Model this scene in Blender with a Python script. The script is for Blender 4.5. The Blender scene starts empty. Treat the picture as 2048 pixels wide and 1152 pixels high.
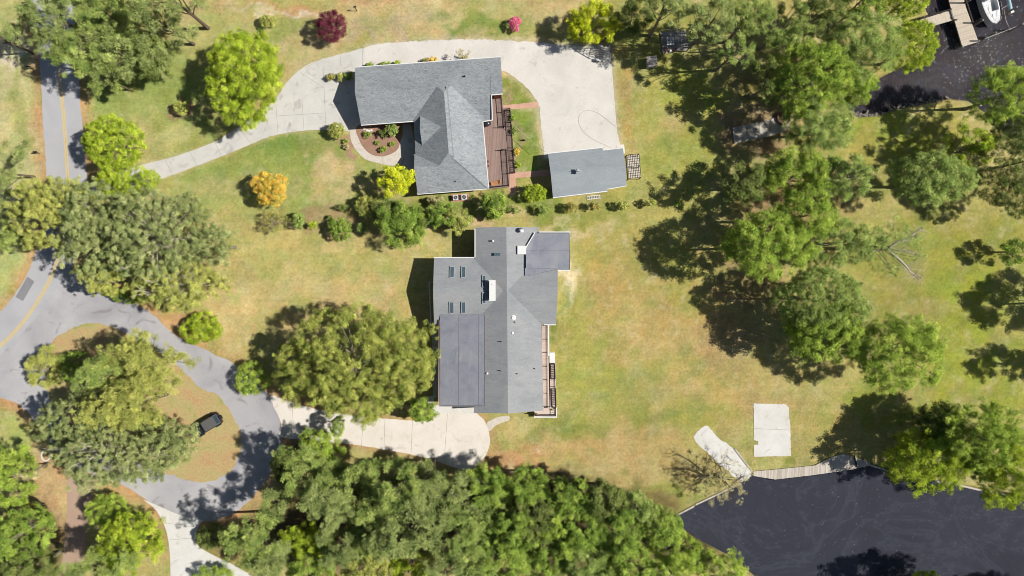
import bpy, math, random
import numpy as np
from mathutils import Vector, Matrix

# ------------------------------------------------------------------ camera, world, sun, exposure
S = bpy.context.scene
H = 115.0                       # height of the drone above the lawn
PXM = 12.0                      # photo pixels per metre at ground level
cam_d = bpy.data.cameras.new('camera')
cam = bpy.data.objects.new('camera', cam_d)
S.collection.objects.link(cam)
cam.location = (0, 0, H)
cam.rotation_euler = (0, 0, 0)
cam_d.sensor_width = 36.0
cam_d.lens = 36.0 * H / (2048 / PXM)
cam_d.clip_start = 1.0
cam_d.clip_end = 6000.0
S.camera = cam

SUN_ELEV = 47.0
w = bpy.data.worlds.new('World')
S.world = w
w.use_nodes = True
nt = w.node_tree
nt.nodes.clear()
sky = nt.nodes.new('ShaderNodeTexSky')
sky.sky_type = 'NISHITA'
sky.sun_disc = False
sky.sun_elevation = math.radians(SUN_ELEV)
sky.sun_rotation = math.radians(90)
bg = nt.nodes.new('ShaderNodeBackground')
bg.inputs['Strength'].default_value = 0.05
wo = nt.nodes.new('ShaderNodeOutputWorld')
nt.links.new(sky.outputs[0], bg.inputs[0])
nt.links.new(bg.outputs[0], wo.inputs[0])

sd = bpy.data.lights.new('sun', 'SUN')
sd.energy = 4.85
sd.angle = math.radians(0.5)
sd.color = (1.0, 0.955, 0.88)
sun = bpy.data.objects.new('sun', sd)
S.collection.objects.link(sun)
sun.rotation_euler = (0, math.radians(90 - SUN_ELEV), 0)
sun.location = (60, 0, 80)

S.view_settings.view_transform = 'Standard'
S.view_settings.look = 'None'
S.view_settings.gamma = 1.0
S.view_settings.exposure = 0.55
S.cycles.filter_width = 0.95
KEXP = 1.62                     # displayed value = albedo * KEXP for a sunlit level surface

# ------------------------------------------------------------------ helpers
COL = S.collection
rng = np.random.default_rng(11)
random.seed(4)


def lin(c):
    c = np.asarray(c, float) / 255.0
    return np.where(c <= 0.04045, c / 12.92, ((c + 0.055) / 1.055) ** 2.4)


def C(r, g, b, f=1.0):
    v = lin((r, g, b)) / KEXP * f
    return (float(v[0]), float(v[1]), float(v[2]), 1.0)


def P(px, py, h=0.0):
    """ground position of something h metres up that the drone sees over photo point px, py"""
    k = (H - h) / H / PXM
    return Vector(((px - 1024) * k, -(py - 576) * k, h))


def tag(o, label=None, cat=None, group=None, kind=None):
    if label: o['label'] = label
    if cat: o['category'] = cat
    if group: o['group'] = group
    if kind: o['kind'] = kind
    return o


def empty(name, loc, label=None, cat=None, group=None):
    o = bpy.data.objects.new(name, None)
    o.empty_display_size = 0.3
    COL.objects.link(o)
    o.location = loc
    return tag(o, label, cat, group)


class MB:
    def __init__(s):
        s.v, s.f, s.m = [], [], []

    def add(s, vs, fs, mi=0):
        b = len(s.v)
        s.v += [tuple(v) for v in vs]
        for f in fs:
            s.f.append([i + b for i in f])
            s.m.append(mi)
        return s

    def box(s, c, sz, rz=0.0, mi=0, M=None):
        hx, hy, hz = sz[0] / 2, sz[1] / 2, sz[2] / 2
        vs = [Vector((x, y, z)) for z in (-hz, hz) for y in (-hy, hy) for x in (-hx, hx)]
        R = M if M is not None else Matrix.Rotation(rz, 3, 'Z')
        c = Vector(c)
        vs = [R @ v + c for v in vs]
        return s.add(vs, [(0, 2, 3, 1), (4, 5, 7, 6), (0, 1, 5, 4), (2, 6, 7, 3), (0, 4, 6, 2), (1, 3, 7, 5)], mi)

    def bar(s, p0, p1, wd, ht, mi=0):
        """a beam between two points, wd wide, ht deep"""
        p0, p1 = Vector(p0), Vector(p1)
        d = p1 - p0
        L = d.length
        if L < 1e-6: return s
        x = d / L
        up = Vector((0, 0, 1))
        if abs(x.z) > 0.98: up = Vector((0, 1, 0))
        y = up.cross(x).normalized()
        z = x.cross(y)
        M = Matrix((x, y, z)).transposed()
        return s.box((p0 + p1) / 2, (L, wd, ht), M=M, mi=mi)

    def tube(s, p0, p1, r0, r1, n=8, mi=0, cap=True):
        p0, p1 = Vector(p0), Vector(p1)
        d = (p1 - p0)
        if d.length < 1e-6: return s
        x = d.normalized()
        up = Vector((0, 0, 1)) if abs(x.z) < 0.95 else Vector((1, 0, 0))
        a = x.cross(up).normalized()
        b = x.cross(a)
        vs = []
        for p, r in ((p0, r0), (p1, r1)):
            for i in range(n):
                t = 2 * math.pi * i / n
                vs.append(p + a * (r * math.cos(t)) + b * (r * math.sin(t)))
        fs = [(i, (i + 1) % n, n + (i + 1) % n, n + i) for i in range(n)]
        if cap:
            fs += [tuple(range(n))[::-1], tuple(range(n, 2 * n))]
        return s.add(vs, fs, mi)

    def path(s, pts, r, n=6, mi=0):
        for a, b in zip(pts[:-1], pts[1:]):
            s.tube(a, b, r, r, n, mi)
        return s

    def prism(s, poly, z0, z1, mi=0, side=None):
        n = len(poly)
        poly = [(p[0], p[1]) for p in poly]
        if area(poly) < 0: poly = poly[::-1]
        vs = [(x, y, z0) for x, y in poly] + [(x, y, z1) for x, y in poly]
        s.add(vs, [tuple(range(n))[::-1], tuple(range(n, 2 * n))], mi)
        s.add(vs, [(i, (i + 1) % n, n + (i + 1) % n, n + i) for i in range(n)], mi if side is None else side)
        return s

    def sheet(s, poly, z, mi=0):
        poly = [(p[0], p[1]) for p in poly]
        if area(poly) < 0: poly = poly[::-1]
        return s.add([(x, y, z) for x, y in poly], [tuple(range(len(poly)))], mi)

    def lathe(s, c, prof, n=16, mi=0):
        """prof: list of (r, z)"""
        vs = []
        for r, z in prof:
            for i in range(n):
                t = 2 * math.pi * i / n
                vs.append((c[0] + r * math.cos(t), c[1] + r * math.sin(t), c[2] + z))
        fs = []
        for k in range(len(prof) - 1):
            for i in range(n):
                fs.append((k * n + i, k * n + (i + 1) % n, (k + 1) * n + (i + 1) % n, (k + 1) * n + i))
        fs.append(tuple(range(n))[::-1])
        fs.append(tuple(range((len(prof) - 1) * n, len(prof) * n)))
        return s.add(vs, fs, mi)

    def build(s, name, mats, parent=None, smooth=False):
        me = bpy.data.meshes.new(name)
        o0 = parent.location if parent is not None else Vector((0, 0, 0))
        pp = parent
        while pp is not None and pp.parent is not None:
            pp = pp.parent
        if parent is not None and pp is not parent:
            o0 = pp.location + parent.location
        vs = [(v[0] - o0[0], v[1] - o0[1], v[2] - o0[2]) for v in s.v]
        me.from_pydata(vs, [], s.f)
        if not isinstance(mats, (list, tuple)): mats = [mats]
        for m in mats: me.materials.append(m)
        me.polygons.foreach_set('material_index', s.m)
        if smooth: me.polygons.foreach_set('use_smooth', [True] * len(s.f))
        me.update()
        o = bpy.data.objects.new(name, me)
        COL.objects.link(o)
        if parent is not None: o.parent = parent
        return o


def area(p):
    return 0.5 * sum(p[i][0] * p[(i + 1) % len(p)][1] - p[(i + 1) % len(p)][0] * p[i][1] for i in range(len(p)))


def clip(poly, a, b, c):
    out = []
    n = len(poly)
    for i in range(n):
        p, q = poly[i], poly[(i + 1) % n]
        dp, dq = a * p[0] + b * p[1] + c, a * q[0] + b * q[1] + c
        if dp <= 0: out.append(p)
        if (dp < 0 < dq) or (dq < 0 < dp):
            t = dp / (dp - dq)
            out.append((p[0] + t * (q[0] - p[0]), p[1] + t * (q[1] - p[1])))
    return out


def eave(p0, p1, inside, h, slope):
    """plane that is h high over the line p0-p1 and rises by slope towards the inside point"""
    dx, dy = p1[0] - p0[0], p1[1] - p0[1]
    L = math.hypot(dx, dy)
    nx, ny = -dy / L, dx / L
    if (inside[0] - p0[0]) * nx + (inside[1] - p0[1]) * ny < 0: nx, ny = -nx, -ny
    return (nx * slope, ny * slope, h - slope * (nx * p0[0] + ny * p0[1]))


def flat(h):
    return (0.0, 0.0, h)


def roof_solid(mb, poly, planes, thick=0.18, base=None, mt=0, ms=1):
    poly = [(p[0], p[1]) for p in poly]
    if area(poly) < 0: poly = poly[::-1]
    zf = lambda x, y: min(a * x + b * y + c for a, b, c in planes)
    for i, (a, b, c) in enumerate(planes):
        cell = poly
        for j, (d, e, f) in enumerate(planes):
            if j == i: continue
            cell = clip(cell, a - d, b - e, c - f)
            if len(cell) < 3: break
        if len(cell) < 3 or abs(area(cell)) < 1e-3: continue
        mb.add([(x, y, a * x + b * y + c) for x, y in cell], [tuple(range(len(cell)))], mt)
        if base is None:
            mb.add([(x, y, a * x + b * y + c - thick) for x, y in cell], [tuple(range(len(cell)))[::-1]], ms)
    n = len(poly)
    for i in range(n):
        p, q = poly[i], poly[(i + 1) % n]
        ts = [0.0, 1.0]
        for u in range(len(planes)):
            for v in range(u + 1, len(planes)):
                A = [planes[u][k] - planes[v][k] for k in range(3)]
                dp = A[0] * p[0] + A[1] * p[1] + A[2]
                dq = A[0] * q[0] + A[1] * q[1] + A[2]
                if dp * dq < 0: ts.append(dp / (dp - dq))
        ts = sorted(ts)
        for t0, t1 in zip(ts[:-1], ts[1:]):
            if t1 - t0 < 1e-5: continue
            A = (p[0] + t0 * (q[0] - p[0]), p[1] + t0 * (q[1] - p[1]))
            B = (p[0] + t1 * (q[0] - p[0]), p[1] + t1 * (q[1] - p[1]))
            za, zb = zf(*A), zf(*B)
            la = za - thick if base is None else base
            lb = zb - thick if base is None else base
            mb.add([(A[0], A[1], la), (B[0], B[1], lb), (B[0], B[1], zb), (A[0], A[1], za)], [(0, 1, 2, 3)], ms)


def inset(poly, d):
    poly = [(p[0], p[1]) for p in poly]
    if area(poly) < 0: poly = poly[::-1]
    n = len(poly)
    L = []
    for i in range(n):
        p, q = poly[i], poly[(i + 1) % n]
        dx, dy = q[0] - p[0], q[1] - p[1]
        l = math.hypot(dx, dy)
        nx, ny = -dy / l, dx / l
        L.append((nx, ny, nx * (p[0] + nx * d) + ny * (p[1] + ny * d)))
    out = []
    for i in range(n):
        a, b = L[i - 1], L[i]
        det = a[0] * b[1] - a[1] * b[0]
        out.append(((a[2] * b[1] - a[1] * b[2]) / det, (a[0] * b[2] - a[2] * b[0]) / det))
    return out


def smooth_closed(pts, sub=5):
    pts = [Vector((p[0], p[1])) for p in pts]
    n = len(pts)
    out = []
    for i in range(n):
        p0, p1, p2, p3 = pts[i - 1], pts[i], pts[(i + 1) % n], pts[(i + 2) % n]
        for k in range(sub):
            t = k / sub
            out.append(0.5 * ((2 * p1) + (-p0 + p2) * t + (2 * p0 - 5 * p1 + 4 * p2 - p3) * t * t + (-p0 + 3 * p1 - 3 * p2 + p3) * t ** 3))
    return out


def smooth_open(pts, sub=6):
    pts = [Vector(p) for p in pts]
    e = [2 * pts[0] - pts[1]] + pts + [2 * pts[-1] - pts[-2]]
    out = []
    for i in range(1, len(e) - 2):
        p0, p1, p2, p3 = e[i - 1], e[i], e[i + 1], e[i + 2]
        for k in range(sub):
            t = k / sub
            out.append(0.5 * ((2 * p1) + (-p0 + p2) * t + (2 * p0 - 5 * p1 + 4 * p2 - p3) * t * t + (-p0 + 3 * p1 - 3 * p2 + p3) * t ** 3))
    out.append(pts[-1])
    return out


def jitter(poly, amp, step=0.35, seed=0):
    r = random.Random(seed)
    out = []
    n = len(poly)
    for i in range(n):
        p, q = Vector(poly[i][:2]), Vector(poly[(i + 1) % n][:2])
        m = max(1, int((q - p).length / step))
        for k in range(m):
            v = p.lerp(q, k / m)
            out.append(v + Vector((r.gauss(0, amp), r.gauss(0, amp))))
    return out


def px(pts, h=0.0):
    return [P(a, b, h).xy for a, b in pts]


# ------------------------------------------------------------------ materials
def nodes(name):
    m = bpy.data.materials.new(name)
    m.use_nodes = True
    return m, m.node_tree, m.node_tree.nodes['Principled BSDF']


def ramp(t, fac, stops):
    r = t.nodes.new('ShaderNodeValToRGB')
    while len(r.color_ramp.elements) < len(stops): r.color_ramp.elements.new(0.5)
    for e, (p, c) in zip(r.color_ramp.elements, stops):
        e.position = p
        e.color = c
    t.links.new(fac, r.inputs[0])
    return r.outputs[0]


def noise(t, scale, detail=4, rough=0.6, dist=0.0, vec=None):
    n = t.nodes.new('ShaderNodeTexNoise')
    n.inputs['Scale'].default_value = scale
    n.inputs['Detail'].default_value = detail
    n.inputs['Roughness'].default_value = rough
    n.inputs['Distortion'].default_value = dist
    if vec is not None: t.links.new(vec, n.inputs['Vector'])
    return n.outputs['Fac']


def pos(t, scale=(1, 1, 1), rz=0.0):
    g = t.nodes.new('ShaderNodeNewGeometry')
    m = t.nodes.new('ShaderNodeMapping')
    m.inputs['Scale'].default_value = scale
    m.inputs['Rotation'].default_value = (0, 0, rz)
    t.links.new(g.outputs['Position'], m.inputs['Vector'])
    return m.outputs[0]


def mixc(t, fac, a, b, mode='MIX'):
    m = t.nodes.new('ShaderNodeMix')
    m.data_type = 'RGBA'
    m.blend_type = mode
    for s, v in ((m.inputs[0], fac), (m.inputs[6], a), (m.inputs[7], b)):
        if hasattr(v, 'is_linked') or isinstance(v, bpy.types.NodeSocket): t.links.new(v, s)
        else: s.default_value = v
    return m.outputs[2]


def bump(t, b, h, strength=0.4, dist=0.05):
    n = t.nodes.new('ShaderNodeBump')
    n.inputs['Strength'].default_value = strength
    n.inputs['Distance'].default_value = dist
    t.links.new(h, n.inputs['Height'])
    t.links.new(n.outputs[0], b.inputs['Normal'])


def plain(name, col, rough=0.6, metal=0.0, var=0.12, scale=1.5, spec=0.3):
    m, t, b = nodes(name)
    f = noise(t, scale, 5, 0.65, vec=pos(t))
    lo = tuple(c * (1 - var) for c in col[:3]) + (1,)
    hi = tuple(min(1, c * (1 + var)) for c in col[:3]) + (1,)
    t.links.new(ramp(t, f, [(0.3, lo), (0.7, hi)]), b.inputs['Base Color'])
    b.inputs['Roughness'].default_value = rough
    b.inputs['Metallic'].default_value = metal
    b.inputs['Specular IOR Level'].default_value = spec
    return m


def surf(name, cols, big=0.15, fine=3.0, rough=0.9, fineamt=0.25, bmp=0.2, stain=None):
    """two-scale noise between cols plus fine grain"""
    m, t, b = nodes(name)
    p = pos(t)
    f = noise(t, big, 6, 0.62, 0.6, p)
    n = len(cols)
    c = ramp(t, f, [(0.28 + 0.44 * i / (n - 1), cols[i]) for i in range(n)])
    g = noise(t, fine, 5, 0.75, vec=p)
    gc = ramp(t, g, [(0.25, (1 - fineamt,) * 3 + (1,)), (0.75, (1 + fineamt,) * 3 + (1,))])
    c = mixc(t, 1.0, c, gc, 'MULTIPLY')
    if stain:
        s = noise(t, stain[0], 4, 0.6, 1.0, pos(t, stain[3]) if len(stain) > 3 else p)
        sf = ramp(t, s, [(stain[2], (0, 0, 0, 1)), (stain[2] + 0.15, (1, 1, 1, 1))])
        c = mixc(t, sf, c, stain[1])
    t.links.new(c, b.inputs['Base Color'])
    b.inputs['Roughness'].default_value = rough
    b.inputs['Specular IOR Level'].default_value = 0.2
    bump(t, b, g, bmp, 0.03)
    return m


def shingle(name, cols, wav=1.0, rz=0.0):
    m, t, b = nodes(name)
    p = pos(t, (1, 1, 1), rz)
    big = noise(t, 0.18, 4, 0.6, 0.5, p)
    c = ramp(t, big, [(0.3, cols[0]), (0.7, cols[1])])
    tabs = noise(t, 1.5, 4, 0.7, 1.6, pos(t, (1.0, 2.2, 1.0), rz))
    tc = ramp(t, tabs, [(0.33, (1 - 0.30 * wav,) * 3 + (1,)), (0.52, (1, 1, 1, 1)), (0.70, (1 + 0.16 * wav,) * 3 + (1,))])
    c = mixc(t, 1.0, c, tc, 'MULTIPLY')
    gr = noise(t, 9.0, 3, 0.8, 0, p)
    gc = ramp(t, gr, [(0.3, (0.86, 0.86, 0.86, 1)), (0.7, (1.12, 1.12, 1.12, 1))])
    c = mixc(t, 1.0, c, gc, 'MULTIPLY')
    st = noise(t, 0.5, 6, 0.7, 1.0, pos(t, (0.35, 1.4, 1.0), rz))
    c = mixc(t, 1.0, c, ramp(t, st, [(0.32, (0.88, 0.89, 0.9, 1)), (0.5, (1, 1, 1, 1)), (0.72, (1.07, 1.06, 1.04, 1))]), 'MULTIPLY')
    t.links.new(c, b.inputs['Base Color'])
    b.inputs['Roughness'].default_value = 0.92
    b.inputs['Specular IOR Level'].default_value = 0.15
    bump(t, b, tabs, 0.35, 0.05)
    return m


def boards(name, cols, wid=0.14, rz=0.0, gap=0.06, bright=1.0):
    m, t, b = nodes(name)
    p = pos(t, (1, 1, 1), rz)
    sx = t.nodes.new('ShaderNodeSeparateXYZ')
    t.links.new(p, sx.inputs[0])
    d = t.nodes.new('ShaderNodeMath'); d.operation = 'DIVIDE'; d.inputs[1].default_value = wid
    t.links.new(sx.outputs[0], d.inputs[0])
    fr = t.nodes.new('ShaderNodeMath'); fr.operation = 'FRACT'
    fl = t.nodes.new('ShaderNodeMath'); fl.operation = 'FLOOR'
    t.links.new(d.outputs[0], fr.inputs[0]); t.links.new(d.outputs[0], fl.inputs[0])
    wn = t.nodes.new('ShaderNodeTexWhiteNoise'); wn.noise_dimensions = '1D'
    t.links.new(fl.outputs[0], wn.inputs['W'])
    c = ramp(t, wn.outputs['Value'], [(i / (len(cols) - 1), cols[i]) for i in range(len(cols))])
    g = noise(t, 3.0, 4, 0.7, 0, pos(t, (6, 0.6, 1), rz))
    c = mixc(t, 1.0, c, ramp(t, g, [(0.3, (0.8, 0.8, 0.8, 1)), (0.7, (1.15, 1.15, 1.15, 1))]), 'MULTIPLY')
    e = ramp(t, fr.outputs[0], [(0.0, (0.35, 0.35, 0.35, 1)), (gap, (1, 1, 1, 1)), (1 - gap, (1, 1, 1, 1)), (1.0, (0.35, 0.35, 0.35, 1))])
    c = mixc(t, 1.0, c, e, 'MULTIPLY')
    t.links.new(c, b.inputs['Base Color'])
    b.inputs['Roughness'].default_value = 0.8
    return m


def leafmat(name, transl=0.12):
    m = bpy.data.materials.new(name)
    m.use_nodes = True
    t = m.node_tree
    t.nodes.clear()
    a = t.nodes.new('ShaderNodeAttribute'); a.attribute_name = 'tint'
    f = noise(t, 0.9, 3, 0.6, 0, pos(t))
    c = mixc(t, 1.0, a.outputs['Color'], ramp(t, f, [(0.3, (0.82, 0.84, 0.8, 1)), (0.7, (1.15, 1.13, 1.1, 1))]), 'MULTIPLY')
    d = t.nodes.new('ShaderNodeBsdfDiffuse'); t.links.new(c, d.inputs[0])
    tr = t.nodes.new('ShaderNodeBsdfTranslucent'); t.links.new(c, tr.inputs[0])
    x = t.nodes.new('ShaderNodeMixShader'); x.inputs[0].default_value = transl
    t.links.new(d.outputs[0], x.inputs[1]); t.links.new(tr.outputs[0], x.inputs[2])
    o = t.nodes.new('ShaderNodeOutputMaterial')
    t.links.new(x.outputs[0], o.inputs[0])
    return m


LEAF = leafmat('leaves')
BARK_PINE = plain('pine_bark', C(120, 104, 90), 0.95, var=0.3, scale=4)
BARK_GREY = plain('grey_bark', C(150, 140, 125), 0.95, var=0.25, scale=4)
BARK_DEAD = plain('bleached_bark', C(222, 210, 194), 0.95, var=0.2, scale=4)
BARK_DARK = plain('dark_bark', C(84, 72, 60), 0.95, var=0.3, scale=4)

ASPHALT = surf('asphalt', [C(176, 176, 180), C(188, 188, 191), C(196, 196, 198)], 0.09, 6, 0.9, 0.07, 0.15, (0.5, C(168, 167, 170), 0.66, (1.6, 0.16, 1)))
ASPHALT_OLD = surf('worn_asphalt', [C(164, 163, 168), C(184, 182, 185), C(200, 198, 197)], 0.12, 5, 0.9, 0.12, 0.3, (0.35, C(150, 145, 146), 0.58))
PATCH = surf('asphalt_patch', [C(138, 138, 142), C(150, 149, 152)], 0.5, 6, 0.9, 0.1)
YELLOW = surf('yellow_paint', [C(232, 196, 96), C(238, 208, 120)], 1.0, 5, 0.8, 0.1)
CONC = surf('concrete', [C(202, 199, 194), C(215, 212, 206), C(226, 222, 214)], 0.25, 4, 0.9, 0.08, 0.2, (0.45, C(182, 178, 172), 0.56))
CREAM = surf('cream_concrete', [C(226, 218, 206), C(235, 227, 216), C(240, 233, 224)], 0.3, 4, 0.9, 0.06, 0.2, (0.5, C(208, 198, 186), 0.58))
WHITEC = surf('new_concrete', [C(218, 215, 208), C(234, 232, 227)], 0.4, 4, 0.9, 0.06, 0.2, (0.6, C(204, 199, 188), 0.58))
GRAVEL = surf('pale_gravel', [C(214, 209, 201), C(225, 220, 212), C(234, 229, 222)], 0.2, 5, 0.95, 0.13, 0.4, (0.7, C(198, 190, 180), 0.6))
JOINT = plain('joint', C(160, 156, 150), 0.9)
BRICKP = surf('brick_paving', [C(206, 160, 138), C(224, 182, 160)], 0.8, 7, 0.9, 0.22, 0.3)
STONEP = surf('stone_paving', [C(228, 218, 205), C(206, 196, 184)], 1.5, 5, 0.9, 0.15, 0.3)
MULCH = surf('bark_mulch', [C(158, 124, 104), C(176, 142, 120)], 0.6, 7, 0.95, 0.28, 0.5)
DIRTLANE = surf('dirt_lane', [C(180, 152, 132), C(196, 170, 150)], 0.3, 5, 0.95, 0.12, 0.3)
ROOF1 = shingle('grey_shingles', (C(152, 158, 163), C(168, 173, 176)), 1.25, math.radians(4))
ROOF2 = shingle('light_grey_shingles', (C(150, 154, 158), C(168, 170, 171)), 0.4)
ROOF3 = shingle('blue_grey_shingles', (C(156, 164, 169), C(166, 173, 177)), 0.3, math.radians(6))
MEMB = surf('roof_membrane', [C(126, 130, 142), C(140, 143, 153), C(150, 152, 158)], 0.5, 3, 0.6, 0.07, 0.05, (0.5, C(162, 162, 162), 0.6, (3, 0.5, 1)))
SEAM = plain('membrane_seam', C(112, 114, 124), 0.7)
WHITE = plain('white_trim', C(238, 238, 236), 0.5, var=0.03)
GUTTER = plain('pale_gutter', C(215, 225, 235), 0.4, var=0.03)
BRICKW = surf('red_brick_wall', [C(150, 88, 72), C(172, 108, 90)], 0.8, 8, 0.9, 0.2)
SIDING = surf('cream_siding', [C(206, 198, 182), C(218, 210, 196)], 0.5, 3, 0.8, 0.05)
GLASS = plain('window_glass', (0.03, 0.045, 0.06, 1), 0.08, var=0.2, spec=0.8)
SKYGLASS = plain('skylight_glass', C(86, 104, 112), 0.15, var=0.15, spec=0.6)
FRAME = plain('skylight_frame', C(166, 172, 176), 0.5, var=0.05)
BLACK = plain('black_metal', (0.012, 0.011, 0.011, 1), 0.5, var=0.2)
DARKW = plain('dark_stained_wood', (0.018, 0.013, 0.011, 1), 0.8, var=0.3)
DECK1 = boards('brown_deck_boards', [C(146, 122, 113), C(158, 132, 122), C(168, 142, 131)], 0.15, math.radians(4))
DECK2 = boards('pale_pink_deck_boards', [C(222, 198, 184), C(232, 212, 200), C(216, 188, 174)], 0.15, math.radians(90))
DOCKB = boards('dock_boards', [C(206, 192, 172), C(218, 204, 184), C(196, 180, 160)], 0.15, math.radians(-17))
DOCKB2 = boards('walkway_boards', [C(206, 192, 172), C(218, 204, 184), C(196, 180, 160)], 0.15, math.radians(73 + 0))
OLDW = boards('weathered_boards', [C(200, 192, 180), C(212, 203, 190), C(182, 170, 154), C(220, 212, 200)], 0.22, 0.05)
GREYW = surf('weathered_grey_wood', [C(150, 144, 138), C(172, 166, 160)], 1.0, 5, 0.9, 0.2)
ORANGEW = plain('oiled_wood', C(214, 150, 98), 0.6)
METAL = plain('galvanised_metal', C(206, 208, 212), 0.35, 0.6, var=0.1)
ALU = plain('white_painted_metal', C(226, 228, 230), 0.4, var=0.05)
RUBBER = plain('rubber', (0.015, 0.015, 0.016, 1), 0.8)
STONE = surf('riprap_stone', [C(120, 112, 104), C(168, 160, 150)], 1.2, 6, 0.9, 0.3)
WSTONE = surf('white_stone', [C(225, 222, 214), C(238, 236, 230)], 1.2, 6, 0.9, 0.08)
PILE = surf('piling_wood', [C(132, 124, 112), C(160, 152, 138)], 1.2, 6, 0.9, 0.15)
GEL = plain('white_gelcoat', C(240, 241, 242), 0.25, var=0.02, spec=0.6)
TEALH = plain('teal_hull_paint', C(110, 160, 170), 0.3, var=0.05)
CARP = plain('black_car_paint', C(52, 54, 62), 0.25, var=0.05, spec=0.6)
CANVAS = plain('grey_canvas_top', C(98, 98, 98), 0.85, var=0.06)
REDL = plain('red_lens', C(200, 40, 40), 0.3)
CABLE = plain('pale_cable', C(205, 200, 150), 0.7)

# ------------------------------------------------------------------ ground sheet
WATER_S = px([(1352, 1036), (1405, 1007), (1440, 989), (1478, 968), (1506, 952), (1560, 958), (1640, 946), (1740, 933), (1790, 946), (1900, 970), (2048, 995), (2400, 1010), (2900, 1100), (2900, 1166), (2200, 1163), (1900, 1162), (1700, 1164), (1540, 1180), (1470, 1120), (1395, 1080), (1352, 1050)])
WATER_N = px([(1690, 206), (1716, 232), (1760, 228), (1800, 215), (1850, 205), (1900, 196), (1940, 200), (1975, 225), (2000, 262), (2048, 280), (2200, 250), (2800, 250), (2800, -500), (1900, -500), (1868, -80), (1848, 0), (1868, 50), (1848, 110), (1770, 150), (1715, 180)])


def sdf(X, Y, poly):
    """signed distance, negative inside"""
    poly = [tuple(p) for p in poly]
    d = np.full(X.shape, 1e9)
    ins = np.zeros(X.shape, bool)
    n = len(poly)
    for i in range(n):
        x0, y0 = poly[i]
        x1, y1 = poly[(i + 1) % n]
        dx, dy = x1 - x0, y1 - y0
        t = np.clip(((X - x0) * dx + (Y - y0) * dy) / (dx * dx + dy * dy + 1e-12), 0, 1)
        d = np.minimum(d, np.hypot(X - x0 - t * dx, Y - y0 - t * dy))
        c = ((y0 > Y) != (y1 > Y)) & (X < (x1 - x0) * (Y - y0) / (y1 - y0 + 1e-12) + x0)
        ins ^= c
    return np.where(ins, -d, d)


def vnoise(X, Y, s, seed):
    r = np.random.default_rng(seed)
    G = r.random((256, 256))
    x, y = X / s + 1000, Y / s + 1000
    i, j = np.floor(x).astype(int), np.floor(y).astype(int)
    u, v = x - i, y - j
    u, v = u * u * (3 - 2 * u), v * v * (3 - 2 * v)
    g = lambda a, b: G[a % 256, b % 256]
    return (g(i, j) * (1 - u) + g(i + 1, j) * u) * (1 - v) + (g(i, j + 1) * (1 - u) + g(i + 1, j + 1) * u) * v


def fbm(X, Y, s, seed, o=4):
    return sum(vnoise(X, Y, s / 2 ** k, seed + k) * 0.5 ** k for k in range(o)) / sum(0.5 ** k for k in range(o))


# outlines of paved areas, in photo pixels at ground level
ROAD = smooth_closed(px([(62, -60), (68, 50), (80, 130), (85, 230), (92, 330), (92, 400), (84, 460), (60, 535), (30, 588), (0, 622), (-60, 670), (-200, 740),
                         (-200, 850), (-60, 770), (10, 700), (60, 648), (110, 585), (140, 540), (165, 470), (176, 400), (172, 320), (162, 220), (156, 120), (150, 50), (146, -60)]), 6)
LOOP_OUT = smooth_closed(px([(-120, 790), (-60, 730), (0, 680), (60, 630), (105, 580), (150, 545), (200, 565), (250, 595), (300, 625), (360, 676), (420, 703), (470, 730), (515, 768),
                             (545, 800), (562, 850), (560, 910), (520, 975), (470, 1025), (410, 1043), (350, 1030), (300, 1005), (270, 985), (225, 960), (160, 950), (110, 900), (75, 850), (40, 812), (0, 796), (-60, 800)]), 5)
ISLAND = smooth_closed(px([(100, 700), (122, 668), (180, 646), (232, 657), (290, 690), (345, 722), (400, 775), (435, 790), (463, 828), (481, 868), (480, 905), (462, 940), (425, 962),
                           (385, 962), (335, 948), (270, 925), (200, 915), (150, 870), (112, 820), (90, 760)]), 5)
DRIVE_N = smooth_closed(px([(170, 372), (225, 352), (283, 330), (352, 312), (430, 283), (490, 246), (545, 205), (575, 163), (608, 134), (645, 118), (700, 104), (728, 98), (730, 135),
                            (728, 200), (726, 258), (660, 259), (600, 262), (540, 273), (470, 302), (380, 337), (313, 361), (250, 378), (170, 398)]), 4)
GRAVEL_P = smooth_closed(px([(724, 99), (760, 88), (810, 84), (860, 81), (960, 79), (1060, 84), (1150, 92), (1217, 95), (1219, 96), (1224, 150), (1231, 240), (1237, 300), (1200, 310), (1150, 315), (1096, 318),
                             (1088, 300), (1082, 250), (1076, 207), (1060, 183), (1030, 155), (1002, 142), (950, 145), (850, 150), (724, 150)]), 4)
DRIVE_S = smooth_closed(px([(540, 792), (570, 800), (620, 815), (690, 828), (760, 836), (840, 842), (866, 838), (868, 812), (900, 812), (948, 815), (952, 826), (968, 840), (979, 868), (978, 895), (962, 922), (935, 940),
                            (900, 932), (850, 915), (780, 901), (700, 888), (600, 879), (560, 872), (562, 845)]), 4)
DRIVE_W = smooth_closed(px([(288, 1000), (312, 1020), (332, 1060), (340, 1110), (343, 1180), (360, 1240), (560, 1240), (540, 1180), (482, 1138), (430, 1112), (397, 1092), (391, 1072), (400, 1048), (404, 1040), (360, 1030), (322, 1014)]), 4)
LANE = smooth_closed(px([(138, 950), (190, 950), (180, 1010), (170, 1080), (168, 1180), (168, 1300), (112, 1300), (118, 1180), (130, 1080), (134, 1010)]), 4)
PAD = jitter(px([(1507, 807), (1570, 808), (1577, 815), (1580, 850), (1582, 912), (1508, 913), (1508, 890), (1516, 889), (1516, 882), (1508, 880)]), 0.03, 0.3, 3)
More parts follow.
